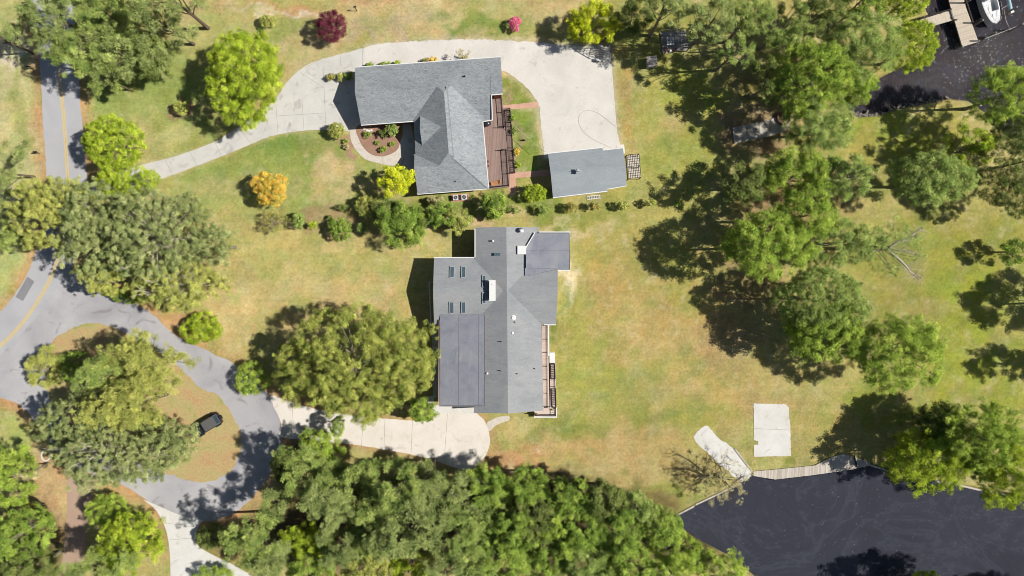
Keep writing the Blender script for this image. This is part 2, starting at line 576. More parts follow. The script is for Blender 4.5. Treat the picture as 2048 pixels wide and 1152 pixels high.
RAMP = smooth_closed(px([(1388, 874), (1398, 860), (1413, 852), (1424, 862), (1436, 876), (1470, 900), (1503, 944), (1484, 964), (1462, 948), (1435, 925), (1410, 902), (1395, 888)]), 4)
WALK = smooth_closed(px([(700, 255), (716, 255), (718, 278), (728, 296), (745, 308), (768, 311), (790, 303), (796, 290), (803, 296), (806, 318), (800, 330), (780, 331), (755, 326), (730, 318), (712, 300), (702, 280)]), 4)
BED = smooth_closed(px([(714, 252), (720, 282), (738, 306), (765, 313), (792, 302), (800, 285), (800, 250), (760, 244)]), 4)
PATH_S = smooth_closed(px([(974, 846), (985, 839), (996, 834), (1017, 832), (1018, 840), (1005, 845), (990, 852), (979, 862)]), 4)


def make_ground():
    x = np.concatenate([[-2500, -800, -300, -140], np.arange(-100, 100.01, 0.34), [140, 300, 800, 2500]])
    y = np.concatenate([[-2500, -800, -300, -110], np.arange(-62, 62.01, 0.34), [110, 300, 800, 2500]])
    X, Y = np.meshgrid(x, y)
    Xp, Yp = X * PXM + 1024, 576 - Y * PXM
    # warp for ragged patches
    wx = (fbm(X, Y, 6, 3) - 0.5) * 100 + (fbm(X, Y, 1.9, 13) - 0.5) * 60
    wy = (fbm(X, Y, 6, 7) - 0.5) * 100 + (fbm(X, Y, 1.9, 17) - 0.5) * 60
    Xw, Yw = Xp + wx, Yp + wy
    col = np.zeros(X.shape + (3,))
    col[:] = lin((190, 174, 112))
    big = fbm(X, Y, 14, 21)[..., None]
    col = col * (1 - 0.5 * big) + 0.5 * big * lin((176, 172, 98))

    def blob(cx, cy, rx, ry, c, k=1.0, soft=0.5):
        nonlocal col
        d = np.sqrt(((Xw - cx) / rx) ** 2 + ((Yw - cy) / ry) ** 2)
        a = np.clip((1 + soft - d) / (2 * soft), 0, 1)
        a = (a * a * (3 - 2 * a) * k)[..., None]
        col = col * (1 - a) + a * lin(c)
    GRN, GRN2, TAN, PINK, YG = (152, 164, 86), (128, 150, 72), (206, 186, 134), (204, 172, 132), (166, 168, 74)
    STRAW, SAND = (206, 158, 116), (226, 208, 184)
    # left verge
    blob(30, 250, 70, 350, (204, 192, 138), 0.9)
    blob(35, 240, 18, 150, GRN, 0.6); blob(20, 40, 40, 40, GRN, 0.5)
    blob(20, 520, 50, 70, (186, 190, 120), 0.9)
    blob(30, 90, 50, 28, SAND, 0.9); blob(25, 395, 45, 14, SAND, 0.9)
    # top strip
    blob(700, 10, 420, 22, STRAW, 0.95); blob(560, 10, 110, 8, SAND, 0.8)
    blob(900, 30, 300, 26, (206, 184, 132), 0.8)
    blob(760, 60, 120, 22, (196, 172, 140), 0.8); blob(620, 95, 60, 40, (202, 176, 134), 0.85)
    blob(950, 62, 110, 18, GRN2, 0.8); blob(600, 45, 90, 22, GRN, 0.6); blob(1000, 40, 80, 30, GRN, 0.5)
    blob(480, 60, 80, 60, (190, 180, 118), 0.8)
    # upper-left lawn
    blob(300, 210, 150, 110, (168, 174, 102), 0.95); blob(260, 175, 80, 30, GRN, 0.8); blob(380, 190, 90, 50, GRN, 0.7)
    blob(330, 285, 70, 30, (196, 184, 124), 0.8); blob(440, 250, 60, 22, GRN2, 0.6)
    # lawn in front of upper house
    blob(560, 330, 190, 85, (160, 170, 92), 0.95); blob(590, 285, 80, 28, GRN2, 0.75); blob(450, 350, 90, 28, GRN, 0.8)
    blob(660, 350, 42, 55, (208, 178, 132), 0.95); blob(600, 400, 60, 30, GRN, 0.6)
    blob(400, 380, 80, 40, (176, 178, 104), 0.7)
    # beds
    blob(660, 435, 58, 26, (170, 130, 108), 0.95, 0.3); blob(610, 445, 28, 12, (180, 142, 120), 0.8, 0.3)
    blob(376, 222, 24, 20, (176, 138, 116), 0.95, 0.2); blob(690, 272, 20, 26, (176, 138, 116), 0.95, 0.25)
    # lawn centre left, tan
    blob(620, 560, 200, 110, (202, 180, 120), 0.8); blob(560, 500, 120, 40, (192, 180, 110), 0.6); blob(470, 640, 80, 60, (212, 184, 128), 0.7)
    blob(700, 520, 120, 30, (186, 178, 106), 0.7)
    blob(720, 620, 120, 40, (206, 176, 124), 0.7)
    # hedge strip
    blob(1050, 410, 330, 28, (134, 150, 70), 0.9); blob(1000, 435, 70, 14, (216, 186, 146), 0.8); blob(1180, 455, 80, 16, SAND, 0.5)
    blob(1145, 445, 20, 16, SAND, 0.6); blob(1090, 375, 50, 14, GRN2, 0.9)
    # between upper house and gravel
    blob(1045, 275, 40, 75, (140, 156, 72), 1.0, 0.3); blob(1030, 175, 40, 25, (140, 156, 72), 0.9, 0.3); blob(1031, 280, 7, 65, (176, 142, 122), 0.9, 0.3)
    # right of gravel
    blob(1330, 260, 130, 170, (178, 172, 96), 0.9); blob(1400, 190, 80, 60, YG, 0.8); blob(1290, 350, 70, 40, (170, 170, 88), 0.8)
    blob(1240, 210, 18, 110, (190, 158, 100), 0.7); blob(1360, 270, 70, 22, (196, 178, 112), 0.7); blob(1400, 330, 90, 60, (156, 160, 80), 0.7)
    # main back lawn
    blob(1280, 600, 190, 200, (182, 168, 98), 0.95); blob(1200, 640, 60, 130, (170, 168, 88), 0.7); blob(1330, 640, 90, 100, (196, 166, 108), 0.7)
    blob(1230, 560, 50, 50, (198, 162, 104), 0.6); blob(1350, 540, 30, 80, (168, 166, 84), 0.7); blob(1220, 640, 30, 90, (198, 166, 112), 0.5)
    blob(1250, 800, 150, 80, (168, 164, 90), 0.85); blob(1180, 760, 60, 60, (164, 166, 84), 0.7); blob(1130, 850, 60, 30, (150, 156, 78), 0.7)
    blob(1450, 790, 120, 60, (192, 166, 106), 0.8); blob(1330, 830, 40, 20, (134, 148, 72), 0.6); blob(1400, 815, 60, 40, (164, 166, 80), 0.6)
    blob(1180, 905, 180, 45, (198, 166, 112), 0.8); blob(1030, 900, 60, 35, (196, 150, 108), 0.8); blob(1085, 868, 40, 22, (138, 148, 78), 0.6)
    blob(1360, 900, 80, 40, (182, 158, 104), 0.7); blob(1340, 985, 60, 25, (158, 164, 78), 0.8); blob(1260, 950, 90, 30, (194, 168, 116), 0.7)
    blob(1140, 565, 24, 40, SAND, 0.8); blob(1110, 640, 14, 20, (122, 142, 66), 0.8); blob(1130, 600, 12, 14, GRN2, 0.6)
    blob(1072, 905, 8, 4, (240, 234, 220), 0.9, 0.4)
    # lower right lawn
    blob(1640, 870, 100, 60, (176, 160, 96), 0.8); blob(1590, 940, 110, 14, (150, 150, 72), 0.8); blob(1545, 800, 60, 20, (190, 160, 108), 0.6)
    blob(1850, 560, 160, 190, (162, 160, 78), 0.95); blob(1950, 650, 90, 160, (158, 166, 64), 0.8); blob(1800, 560, 60, 90, (160, 152, 84), 0.6)
    blob(1980, 480, 90, 50, (164, 158, 72), 0.7); blob(1950, 810, 120, 50, (158, 164, 62), 0.8); blob(1750, 830, 80, 40, (150, 158, 66), 0.8)
    blob(1820, 290, 130, 45, (168, 168, 70), 0.9); blob(1740, 255, 80, 16, (158, 168, 66), 0.9); blob(1700, 310, 80, 40, (176, 164, 88), 0.7)
    blob(1800, 120, 60, 60, (170, 164, 84), 0.7)
    blob(1560, 400, 90, 60, (168, 130, 96), 0.75); blob(1640, 420, 50, 22, (176, 136, 108), 0.7); blob(1500, 560, 80, 40, (168, 132, 98), 0.6)
    blob(1450, 680, 90, 50, (178, 146, 108), 0.6)
    blob(1530, 260, 60, 40, (170, 138, 110), 0.8)
    blob(1350, 60, 150, 70, (164, 160, 84), 0.8); blob(1550, 140, 90, 60, (140, 128, 74), 0.6)
    # lower left
    blob(330, 660, 60, 20, STRAW, 0.8, 0.4); blob(440, 860, 45, 110, (206, 170, 118), 0.9); blob(200, 680, 120, 40, (204, 152, 110), 0.9)
    blob(470, 870, 12, 80, (210, 160, 116), 0.7); blob(425, 925, 60, 30, (200, 154, 112), 0.8); blob(350, 940, 60, 22, (204, 152, 108), 0.9); blob(250, 800, 120, 90, (180, 150, 100), 0.8)
    blob(40, 860, 70, 60, (178, 184, 106), 0.95); blob(100, 960, 60, 90, (208, 172, 128), 0.9); blob(20, 805, 40, 12, STRAW, 0.8)
    blob(110, 1060, 40, 60, (204, 164, 124), 0.8); blob(255, 985, 30, 22, (196, 176, 116), 0.7)
    blob(580, 790, 60, 14, (200, 156, 106), 0.8); blob(350, 1060, 40, 60, (186, 160, 104), 0.7)
    # woodland floor
    blob(900, 1060, 480, 100, (104, 84, 60), 0.95, 0.3); blob(560, 900, 60, 40, (110, 86, 66), 0.9, 0.3); blob(60, 1100, 90, 90, (100, 84, 56), 0.7)
    blob(1000, 925, 90, 10, (196, 140, 104), 0.7); blob(1380, 1090, 50, 50, (90, 76, 56), 0.9)
    # pine straw along the road edges
    dr = np.minimum(sdf(X, Y, ROAD), sdf(X, Y, LOOP_OUT))
    di = -sdf(X, Y, ISLAND)
    n1 = fbm(X, Y, 2.2, 41)
    for d_, c_ in ((dr, (208, 160, 116)), (di, (208, 156, 110))):
        a = np.clip(1.25 - d_ / (1.0 + 2.0 * n1), 0, 1)[..., None] * (d_ > -0.5)[..., None] * 0.8
        col = col * (1 - a) + a * lin(c_)
    # bare earth along the drives
    for poly, c_, wd in ((GRAVEL_P, (206, 190, 160), 0.8), (DRIVE_N, (196, 180, 130), 0.5), (DRIVE_S, (204, 160, 122), 0.8)):
        d_ = sdf(X, Y, poly)
        a = np.clip(1.2 - d_ / (wd * (0.4 + 1.2 * n1)), 0, 1)[..., None] * 0.7
        col = col * (1 - a) + a * lin(c_)
    # green and dry tufts
    m1 = np.clip((fbm(X, Y, 2.6, 101, 4) - 0.52) * 5, 0, 1)[..., None] * 0.42
    m2 = np.clip((fbm(X, Y, 3.4, 111, 4) - 0.54) * 5, 0, 1)[..., None] * 0.36
    lum = col.mean(-1, keepdims=True) / lin((178, 172, 108)).mean()
    col = col * (1 - m1) + m1 * lin((150, 160, 84)) * lum
    col = col * (1 - m2) + m2 * lin((208, 184, 136)) * lum
    # blade-scale mottling
    mott = 1 + (fbm(X, Y, 3.0, 51, 3) - 0.5)[..., None] * 0.28 + (fbm(X, Y, 0.8, 61, 2) - 0.5)[..., None] * 0.30
    hue = (fbm(X, Y, 1.8, 71, 3) - 0.5)[..., None]
    col = col * mott * (1 + hue * np.array([0.24, 0.0, -0.1])) * np.array([0.96, 0.985, 1.0])
    spk = np.clip(fbm(X, Y, 1.1, 81, 2) - 0.62, 0, 1)[..., None] * 2.2 * (fbm(X, Y, 20, 91, 2)[..., None])
    col = col * (1 - spk) + spk * lin((214, 200, 158))
    Z = np.zeros(X.shape)
    dw = np.minimum(sdf(X, Y, WATER_S), sdf(X, Y, WATER_N))
    # banks
    Z = np.where(dw < 0.25, np.maximum(-2.6, (dw - 0.25) * 2.2), 0.0)
    wet = np.clip((0.6 - dw) / 1.2, 0, 1)[..., None]
    col = col * (1 - wet) + wet * lin((92, 72, 56))
    col = np.clip(col, 0.01, 1) / KEXP
    ny, nx = X.shape
    me = bpy.data.meshes.new('ground')
    co = np.stack([X, Y, Z], -1).reshape(-1, 3).astype(np.float32)
    idx = np.arange(nx * ny).reshape(ny, nx)
    f = np.stack([idx[:-1, :-1], idx[:-1, 1:], idx[1:, 1:], idx[1:, :-1]], -1).reshape(-1, 4)
    fill_mesh(me, co, f)
    ca = me.color_attributes.new('cover', 'FLOAT_COLOR', 'POINT')
    rgba = np.concatenate([col.reshape(-1, 3), np.ones((nx * ny, 1))], 1).astype(np.float32)
    ca.data.foreach_set('color', rgba.ravel())
    m, t, b = nodes('lawn')
    a = t.nodes.new('ShaderNodeAttribute'); a.attribute_name = 'cover'
    p = pos(t)
    n1_ = noise(t, 2.2, 6, 0.75, 0.4, p)
    n2_ = noise(t, 8.0, 4, 0.8, 0.0, p)
    c = mixc(t, 1.0, a.outputs['Color'], ramp(t, n1_, [(0.3, (0.68, 0.74, 0.68, 1)), (0.5, (1, 1, 1, 1)), (0.7, (1.28, 1.24, 1.3, 1))]), 'MULTIPLY')
    c = mixc(t, 1.0, c, ramp(t, n2_, [(0.3, (0.66, 0.69, 0.62, 1)), (0.7, (1.32, 1.3, 1.34, 1))]), 'MULTIPLY')
    # soft mowing lines
    mw = noise(t, 0.9, 3, 0.6, 0.3, pos(t, (0.12, 1.6, 1), 0.12))
    c = mixc(t, 1.0, c, ramp(t, mw, [(0.3, (0.93, 0.95, 0.93, 1)), (0.7, (1.06, 1.05, 1.06, 1))]), 'MULTIPLY')
    t.links.new(c, b.inputs['Base Color'])
    b.inputs['Roughness'].default_value = 1.0
    b.inputs['Specular IOR Level'].default_value = 0.05
    bump(t, b, n2_, 0.6, 0.08)
    me.materials.append(m)
    o = bpy.data.objects.new('ground', me)
    COL.objects.link(o)
    tag(o, kind='structure')


def fill_mesh(me, co, f):
    nv, nf = len(co), len(f)
    k = f.shape[1]
    me.vertices.add(nv)
    me.vertices.foreach_set('co', np.ascontiguousarray(co, np.float32).ravel())
    me.loops.add(nf * k)
    me.loops.foreach_set('vertex_index', np.ascontiguousarray(f, np.int32).ravel())
    me.polygons.add(nf)
    me.polygons.foreach_set('loop_start', np.arange(0, nf * k, k, dtype=np.int32))
    me.update(calc_edges=True)


make_ground()


def structure(name, mb, mats):
    o = mb.build(name, mats)
    tag(o, kind='structure')
    return o


# water sheets
def water_mat(name, cols, rip, ripscale, rz):
    m, t, b = nodes(name)
    p = pos(t)
    f = noise(t, 0.05, 9, 0.66, 2.2, pos(t, (1, 1.4, 1)))
    c = ramp(t, f, [(0.36, cols[0]), (0.46, cols[1]), (0.485, cols[2]), (0.51, cols[1]), (0.56, cols[0]), (0.585, cols[1]), (0.61, cols[0])])
    t.links.new(c, b.inputs['Base Color'])
    b.inputs['Roughness'].default_value = 0.6
    b.inputs['Specular IOR Level'].default_value = 0.0
    r = noise(t, ripscale, 4, 0.6, 0.4, pos(t, (1.0, 0.45, 1), rz))
    g = t.nodes.new('ShaderNodeBsdfGlossy')
    g.inputs['Roughness'].default_value = 0.05
    bm = t.nodes.new('ShaderNodeBump')
    bm.inputs['Strength'].default_value = rip
    bm.inputs['Distance'].default_value = 0.3
    t.links.new(r, bm.inputs['Height']); t.links.new(bm.outputs[0], g.inputs['Normal'])
    fr_ = t.nodes.new('ShaderNodeFresnel'); fr_.inputs['IOR'].default_value = 1.33
    x = t.nodes.new('ShaderNodeMixShader')
    t.links.new(fr_.outputs[0], x.inputs[0]); t.links.new(b.outputs[0], x.inputs[1]); t.links.new(g.outputs[0], x.inputs[2])
    t.links.new(x.outputs[0], t.nodes['Material Output'].inputs[0])
    return m


WS = water_mat('still_dark_water', [C(60, 62, 71), C(64, 66, 76), C(71, 74, 85)], 0.04, 1.0, 0.3)
WN = water_mat('rippled_dark_water', [C(58, 50, 54), C(58, 54, 60), C(62, 60, 70)], 1.0, 2.6, 0.5)
structure('water', MB().sheet(px([(1330, 930), (3000, 930), (3000, 1900), (1330, 1900)]), -0.7), WS)
structure('creek_water', MB().sheet(px([(1600, -700), (3000, -700), (3000, 330), (1600, 330)]), -0.7), WN)

# ------------------------------------------------------------------ paved surfaces
mb = MB().sheet(jitter(ROAD, 0.05, 0.5, 16), 0.012)
structure('road', mb, ASPHALT)
mb = MB().sheet(jitter(LOOP_OUT, 0.09, 0.5, 17), 0.008)
structure('loop_road', mb, ASPHALT_OLD)


def island():
    # straw-covered island as a low turf disc: same lawn material, its colours from its own patchy mix
    m = surf('straw_and_grass', [C(200, 154, 116), C(194, 166, 118), C(188, 174, 120), C(164, 164, 94)], 0.3, 4, 1.0, 0.3, 0.5)
    structure('island_ground', MB().prism(jitter(ISLAND, 0.10, 0.4, 18), 0.0, 0.05), m)


island()


def strip(mb, pts, w_, z, off=0.0, mi=0):
    pts = [Vector(p[:2]) for p in pts]
    n = len(pts)
    L, R = [], []
    for i in range(n):
        d = (pts[min(i + 1, n - 1)] - pts[max(i - 1, 0)]).normalized()
        nrm = Vector((-d.y, d.x))
        L.append(pts[i] + nrm * (off + w_ / 2)); R.append(pts[i] + nrm * (off - w_ / 2))
    vs = [(a.x, a.y, z) for a in L] + [(a.x, a.y, z) for a in R]
    mb.add(vs, [(n + i, n + i + 1, i + 1, i) for i in range(n - 1)], mi)


cl = smooth_open(px([(108, -60), (114, 60), (120, 160), (128, 240), (134, 330), (136, 395), (126, 470), (106, 545), (75, 603), (40, 652), (0, 692), (-60, 738)]), 8)
mb = MB()
strip(mb, cl, 0.16, 0.018, 0.17)
strip(mb, cl, 0.16, 0.018, -0.17)
structure('road_marking', mb, YELLOW)
structure('road_patch', MB().sheet(px([(55, 553), (69, 563), (46, 602), (31, 594)]), 0.016), PATCH)


def slab(name, poly, mat, z=0.03, joints=()):
    mb = MB().prism(poly, -0.05, z, 0)
    for a, b in joints:
        strip(mb, [P(*a), P(*b)], 0.05, z + 0.004, 0, 1)
    return structure(name, mb, [mat, JOINT])


slab('concrete_driveway', jitter(DRIVE_N, 0.03, 0.4, 15), CONC, 0.03, [((552, 210), (556, 266)), ((646, 130), (652, 257)), ((600, 145), (648, 176)), ((480, 258), (500, 285)), ((430, 285), (442, 310)), ((380, 305), (395, 332)), ((330, 319), (345, 350)),
                                                ((640, 120), (610, 137)), ((604, 200), (608, 260)), ((555, 232), (650, 226)), ((680, 108), (682, 135)), ((725, 100), (725, 133))])
slab('gravel_yard', jitter(GRAVEL_P, 0.06, 0.4, 5), GRAVEL, 0.02)
strip_e = MB()
strip(strip_e, px([(1219, 97), (1224, 150), (1231, 240), (1236, 298)]), 0.14, 0.034)
structure('yard_edging', strip_e, WHITEC)
slab('cream_driveway', jitter(DRIVE_S, 0.03, 0.4, 14), CREAM, 0.03, [((640, 820), (628, 882)), ((727, 832), (723, 892)), ((825, 842), (822, 910)), ((895, 826), (888, 928)), ((586, 806), (582, 876)), ((770, 836), (768, 898))])
slab('apron', px([(868, 812), (950, 815), (950, 827), (868, 827)]), WHITEC, 0.045)
slab('white_driveway', DRIVE_W, WHITEC, 0.02, [((325, 1045), (395, 1055)), ((338, 1080), (393, 1075))])
slab('dirt_lane', jitter(LANE, 0.05, 0.5, 9), DIRTLANE, 0.01)
slab('concrete_pad', PAD, WHITEC, 0.05, [((1509, 857), (1580, 860))])
slab('garden_walk', WALK, STONEP, 0.04, [((766, 311), (766, 329)), ((712, 289), (722, 286))])
slab('entry_walk', px([(796, 292), (806, 270), (806, 248), (822, 246), (826, 270), (832, 305), (832, 340), (800, 340), (808, 318)]), CONC, 0.03)
structure('garden_bed', MB().prism(BED, -0.02, 0.06), MULCH)
slab('stone_path', PATH_S, STONEP, 0.03)
slab('brick_path', px([(1000, 211), (1077, 204), (1077, 215), (1020, 219), (1000, 222)]), BRICKP, 0.03)
slab('brick_walk', px([(1030, 345), (1102, 339), (1103, 351), (1031, 356), (1032, 388), (1019, 388), (1016, 345)]), BRICKP, 0.03)
slab('side_walk', px([(856, 792), (868, 792), (868, 815), (856, 822)]), WHITEC, 0.035)
slab('shade_walk', px([(864, 648), (880, 648), (880, 795), (866, 795)]), CONC, 0.03)
slab('garage_stoop', px([(1232, 290), (1248, 289), (1250, 306), (1236, 308)]), CREAM, 0.06)

# boat ramp follows the slope of the bank
mb = MB()
rp = [(p.x, p.y) for p in jitter(RAMP, 0.06, 0.4, 12)]
mb.prism(rp, -0.9, 0.03)
structure('boat_ramp', mb, WHITEC)

# ------------------------------------------------------------------ foliage builder
LF = 1.68    # leaves tilt away from the sun, so they get their own brightness factor


def leaf_mesh(name, cen, rad, ncl, leaf, mode, pal, seed, flat_=1.0, jit=0.18):
    """cen (n,3) clump centres, rad (n,) clump radii, pal list of sRGB colours"""
    r = np.random.default_rng(seed)
    n = len(cen)
    cnt = np.maximum(4, (ncl * rad ** 2).astype(int))
    ci = np.repeat(np.arange(n), cnt)
    N = len(ci)
    d = r.normal(size=(N, 3))
    d[:, 2] = np.abs(d[:, 2]) * 1.0 - 0.35 * np.abs(r.normal(size=N))
    d /= np.linalg.norm(d, axis=1, keepdims=True)
    rr = r.random(N) ** (0.45)
    base = cen[ci]
    sc = np.array([1, 1, flat_])
    if mode == 'tuft':
        rr = 0.25 + 0.75 * r.random(N) ** 0.6
        p = base + d * (rad[ci] * rr)[:, None] * sc
        u = d + r.normal(size=(N, 3)) * 0.35
        L = leaf[1] * (0.7 + 0.6 * r.random(N)); W = leaf[0] * (0.7 + 0.6 * r.random(N))
    elif mode == 'feather':
        p = base + d * (rad[ci] * rr)[:, None] * sc
        u = d * np.array([1, 1, 0.3]) + r.normal(size=(N, 3)) * 0.55
        L = leaf[1] * (0.6 + 0.8 * r.random(N)); W = leaf[0] * (0.7 + 0.6 * r.random(N))
    else:
        p = base + d * (rad[ci] * rr)[:, None] * sc
        u = r.normal(size=(N, 3))
        L = leaf[1] * (0.6 + 0.8 * r.random(N)); W = leaf[0] * (0.6 + 0.8 * r.random(N))
    u /= np.linalg.norm(u, axis=1, keepdims=True)
    nrm = d * 0.9 + np.array([0.3, 0, 0.6]) + r.normal(size=(N, 3)) * 0.36
    v = np.cross(nrm, u)
    v /= (np.linalg.norm(v, axis=1, keepdims=True) + 1e-9)
    u = u * (L / 2)[:, None]
    v = v * (W / 2)[:, None]
    if mode == 'leaf':
        q = np.stack([p - u, p + v * 0.9 - u * 0.1, p + u, p - v * 0.9 + u * 0.1], 1)
    else:
        q = np.stack([p - u - v * 0.6, p - u + v * 0.6, p + u + v * 0.35, p + u - v * 0.35], 1)
    co = q.reshape(-1, 3)
    f = np.arange(4 * N).reshape(N, 4)
    P_ = np.array([lin(c) for c in pal]) / KEXP * LF
    w_ = r.random((n, len(pal))) ** 3
    w_ /= w_.sum(1, keepdims=True)
    cc = w_ @ P_
    cc = cc * (1 + 0.5 * (r.random((n, 1)) - 0.5))
    lc = cc[ci] * (1 + jit * 2 * (r.random((N, 1)) - 0.5))
    lc = np.repeat(lc, 4, axis=0)
    me = bpy.data.meshes.new(name)
    fill_mesh(me, co, f)
    ca = me.color_attributes.new('tint', 'FLOAT_COLOR', 'POINT')
    ca.data.foreach_set('color', np.concatenate([lc, np.ones((len(lc), 1))], 1).astype(np.float32).ravel())
    me.materials.append(LEAF)
    return me


KINDS = {
    # clump radius range, leaves per m2, leaf size, mode, flat, coverage, outline noise
    'broad': dict(rc=(0.34, 0.72), ncl=300, leaf=(0.13, 0.19), mode='leaf', flat=0.85, cov=1.5, out=0.07, lobe=0.8, per=4),
    'fine': dict(rc=(0.3, 0.55), ncl=310, leaf=(0.12, 0.17), mode='leaf', flat=0.85, cov=1.5, out=0.04),
    'oak': dict(rc=(0.34, 0.68), ncl=270, leaf=(0.12, 0.20), mode='leaf', flat=0.8, cov=1.25, out=0.09, lobe=1.0, per=6),
    'pine': dict(rc=(0.36, 0.75), ncl=230, leaf=(0.09, 0.28), mode='tuft', flat=0.8, cov=1.3, out=0.09, lobe=1.15, per=9),
    'feather': dict(rc=(0.34, 0.7), ncl=210, leaf=(0.10, 0.24), mode='feather', flat=0.75, cov=1.5, out=0.05, lobe=0.7, per=4),
    'sparse': dict(rc=(0.25, 0.5), ncl=150, leaf=(0.08, 0.24), mode='feather', flat=0.7, cov=0.6, out=0.16),
    'shrub': dict(rc=(0.2, 0.36), ncl=420, leaf=(0.11, 0.16), mode='leaf', flat=0.9, cov=1.5, out=0.10),
    'tiny': dict(rc=(0.12, 0.22), ncl=600, leaf=(0.08, 0.15), mode='leaf', flat=0.9, cov=1.3, out=0.15),
}
PAL = {
    'pine': [(146, 162, 84), (118, 138, 72), (172, 182, 104), (96, 116, 62)],
    'pinegrey': [(144, 154, 92), (120, 136, 78), (168, 176, 112), (102, 118, 68)],
    'lime': [(158, 174, 54), (138, 158, 46), (180, 192, 72), (104, 130, 38)],
    'yellowlime': [(196, 200, 44), (174, 186, 42), (216, 214, 70), (138, 156, 40)],
    'green': [(138, 160, 68), (108, 134, 56), (166, 184, 86), (84, 108, 48)],
    'softgreen': [(146, 162, 88), (124, 144, 74), (166, 180, 104), (104, 126, 64)],
    'brightgreen': [(152, 172, 72), (128, 152, 60), (176, 190, 88), (104, 130, 52)],
    'deep': [(98, 114, 58), (80, 98, 50), (124, 136, 72), (134, 140, 82)],
    'oak': [(156, 162, 78), (130, 142, 66), (182, 182, 98), (102, 116, 56)],
    'olive': [(160, 164, 86), (178, 178, 98), (136, 144, 74)],
    'orange': [(228, 188, 80), (216, 164, 74), (204, 184, 84), (150, 150, 60)],
    'purple': [(104, 48, 64), (88, 40, 54), (122, 60, 76)],
    'pink': [(214, 100, 140), (228, 128, 164), (190, 80, 120)],
    'rust': [(148, 146, 78), (164, 142, 86), (122, 120, 64), (140, 152, 74)],
    'greyoak': [(146, 154, 98), (122, 134, 80), (170, 174, 118), (98, 112, 68)],
    'dead': [(168, 162, 116), (150, 148, 102), (186, 174, 134)],
}


def limb_mesh(base, tops, hc, r0, kind, rnd, n=7):
    mb = MB()
    top = Vector((base.x, base.y, 0))
    pts = []
    K = 6
    ctop = Vector((base.x + rnd.uniform(-.4, .4), base.y + rnd.uniform(-.4, .4), hc))
    for i in range(K + 1):
        t = i / K
        p = top.lerp(ctop, t)
        p.x += math.sin(t * 5 + base.x) * 0.12
        p.y += math.cos(t * 4 + base.y) * 0.12
        pts.append((p, r0 * (1.25 if i == 0 else 1) * (1 - 0.62 * t)))
    for (a, ra), (b, rb) in zip(pts[:-1], pts[1:]): mb.tube(a, b, ra, rb, n)
    for q in tops:
        k = rnd.uniform(0.45, 0.98)
        i = min(K, int(k * K))
        s, rs = pts[i]
        mid = s.lerp(Vector(q), 0.5) + Vector((rnd.uniform(-.3, .3), rnd.uniform(-.3, .3), rnd.uniform(-0.1, 0.5)))
        r1 = max(0.03, rs * 0.45)
        mb.tube(s, mid, r1, r1 * 0.6, 5)
        mb.tube(mid, q, r1 * 0.6, 0.018, 5)
        for _ in range(2):
            e = mid.lerp(Vector(q), rnd.uniform(0.2, 0.9))
            g = e + Vector((rnd.uniform(-1, 1), rnd.uniform(-1, 1), rnd.uniform(0.0, 0.8)))
            mb.tube(e, g, 0.04, 0.012, 4)
    return mb


BASEI = [0]


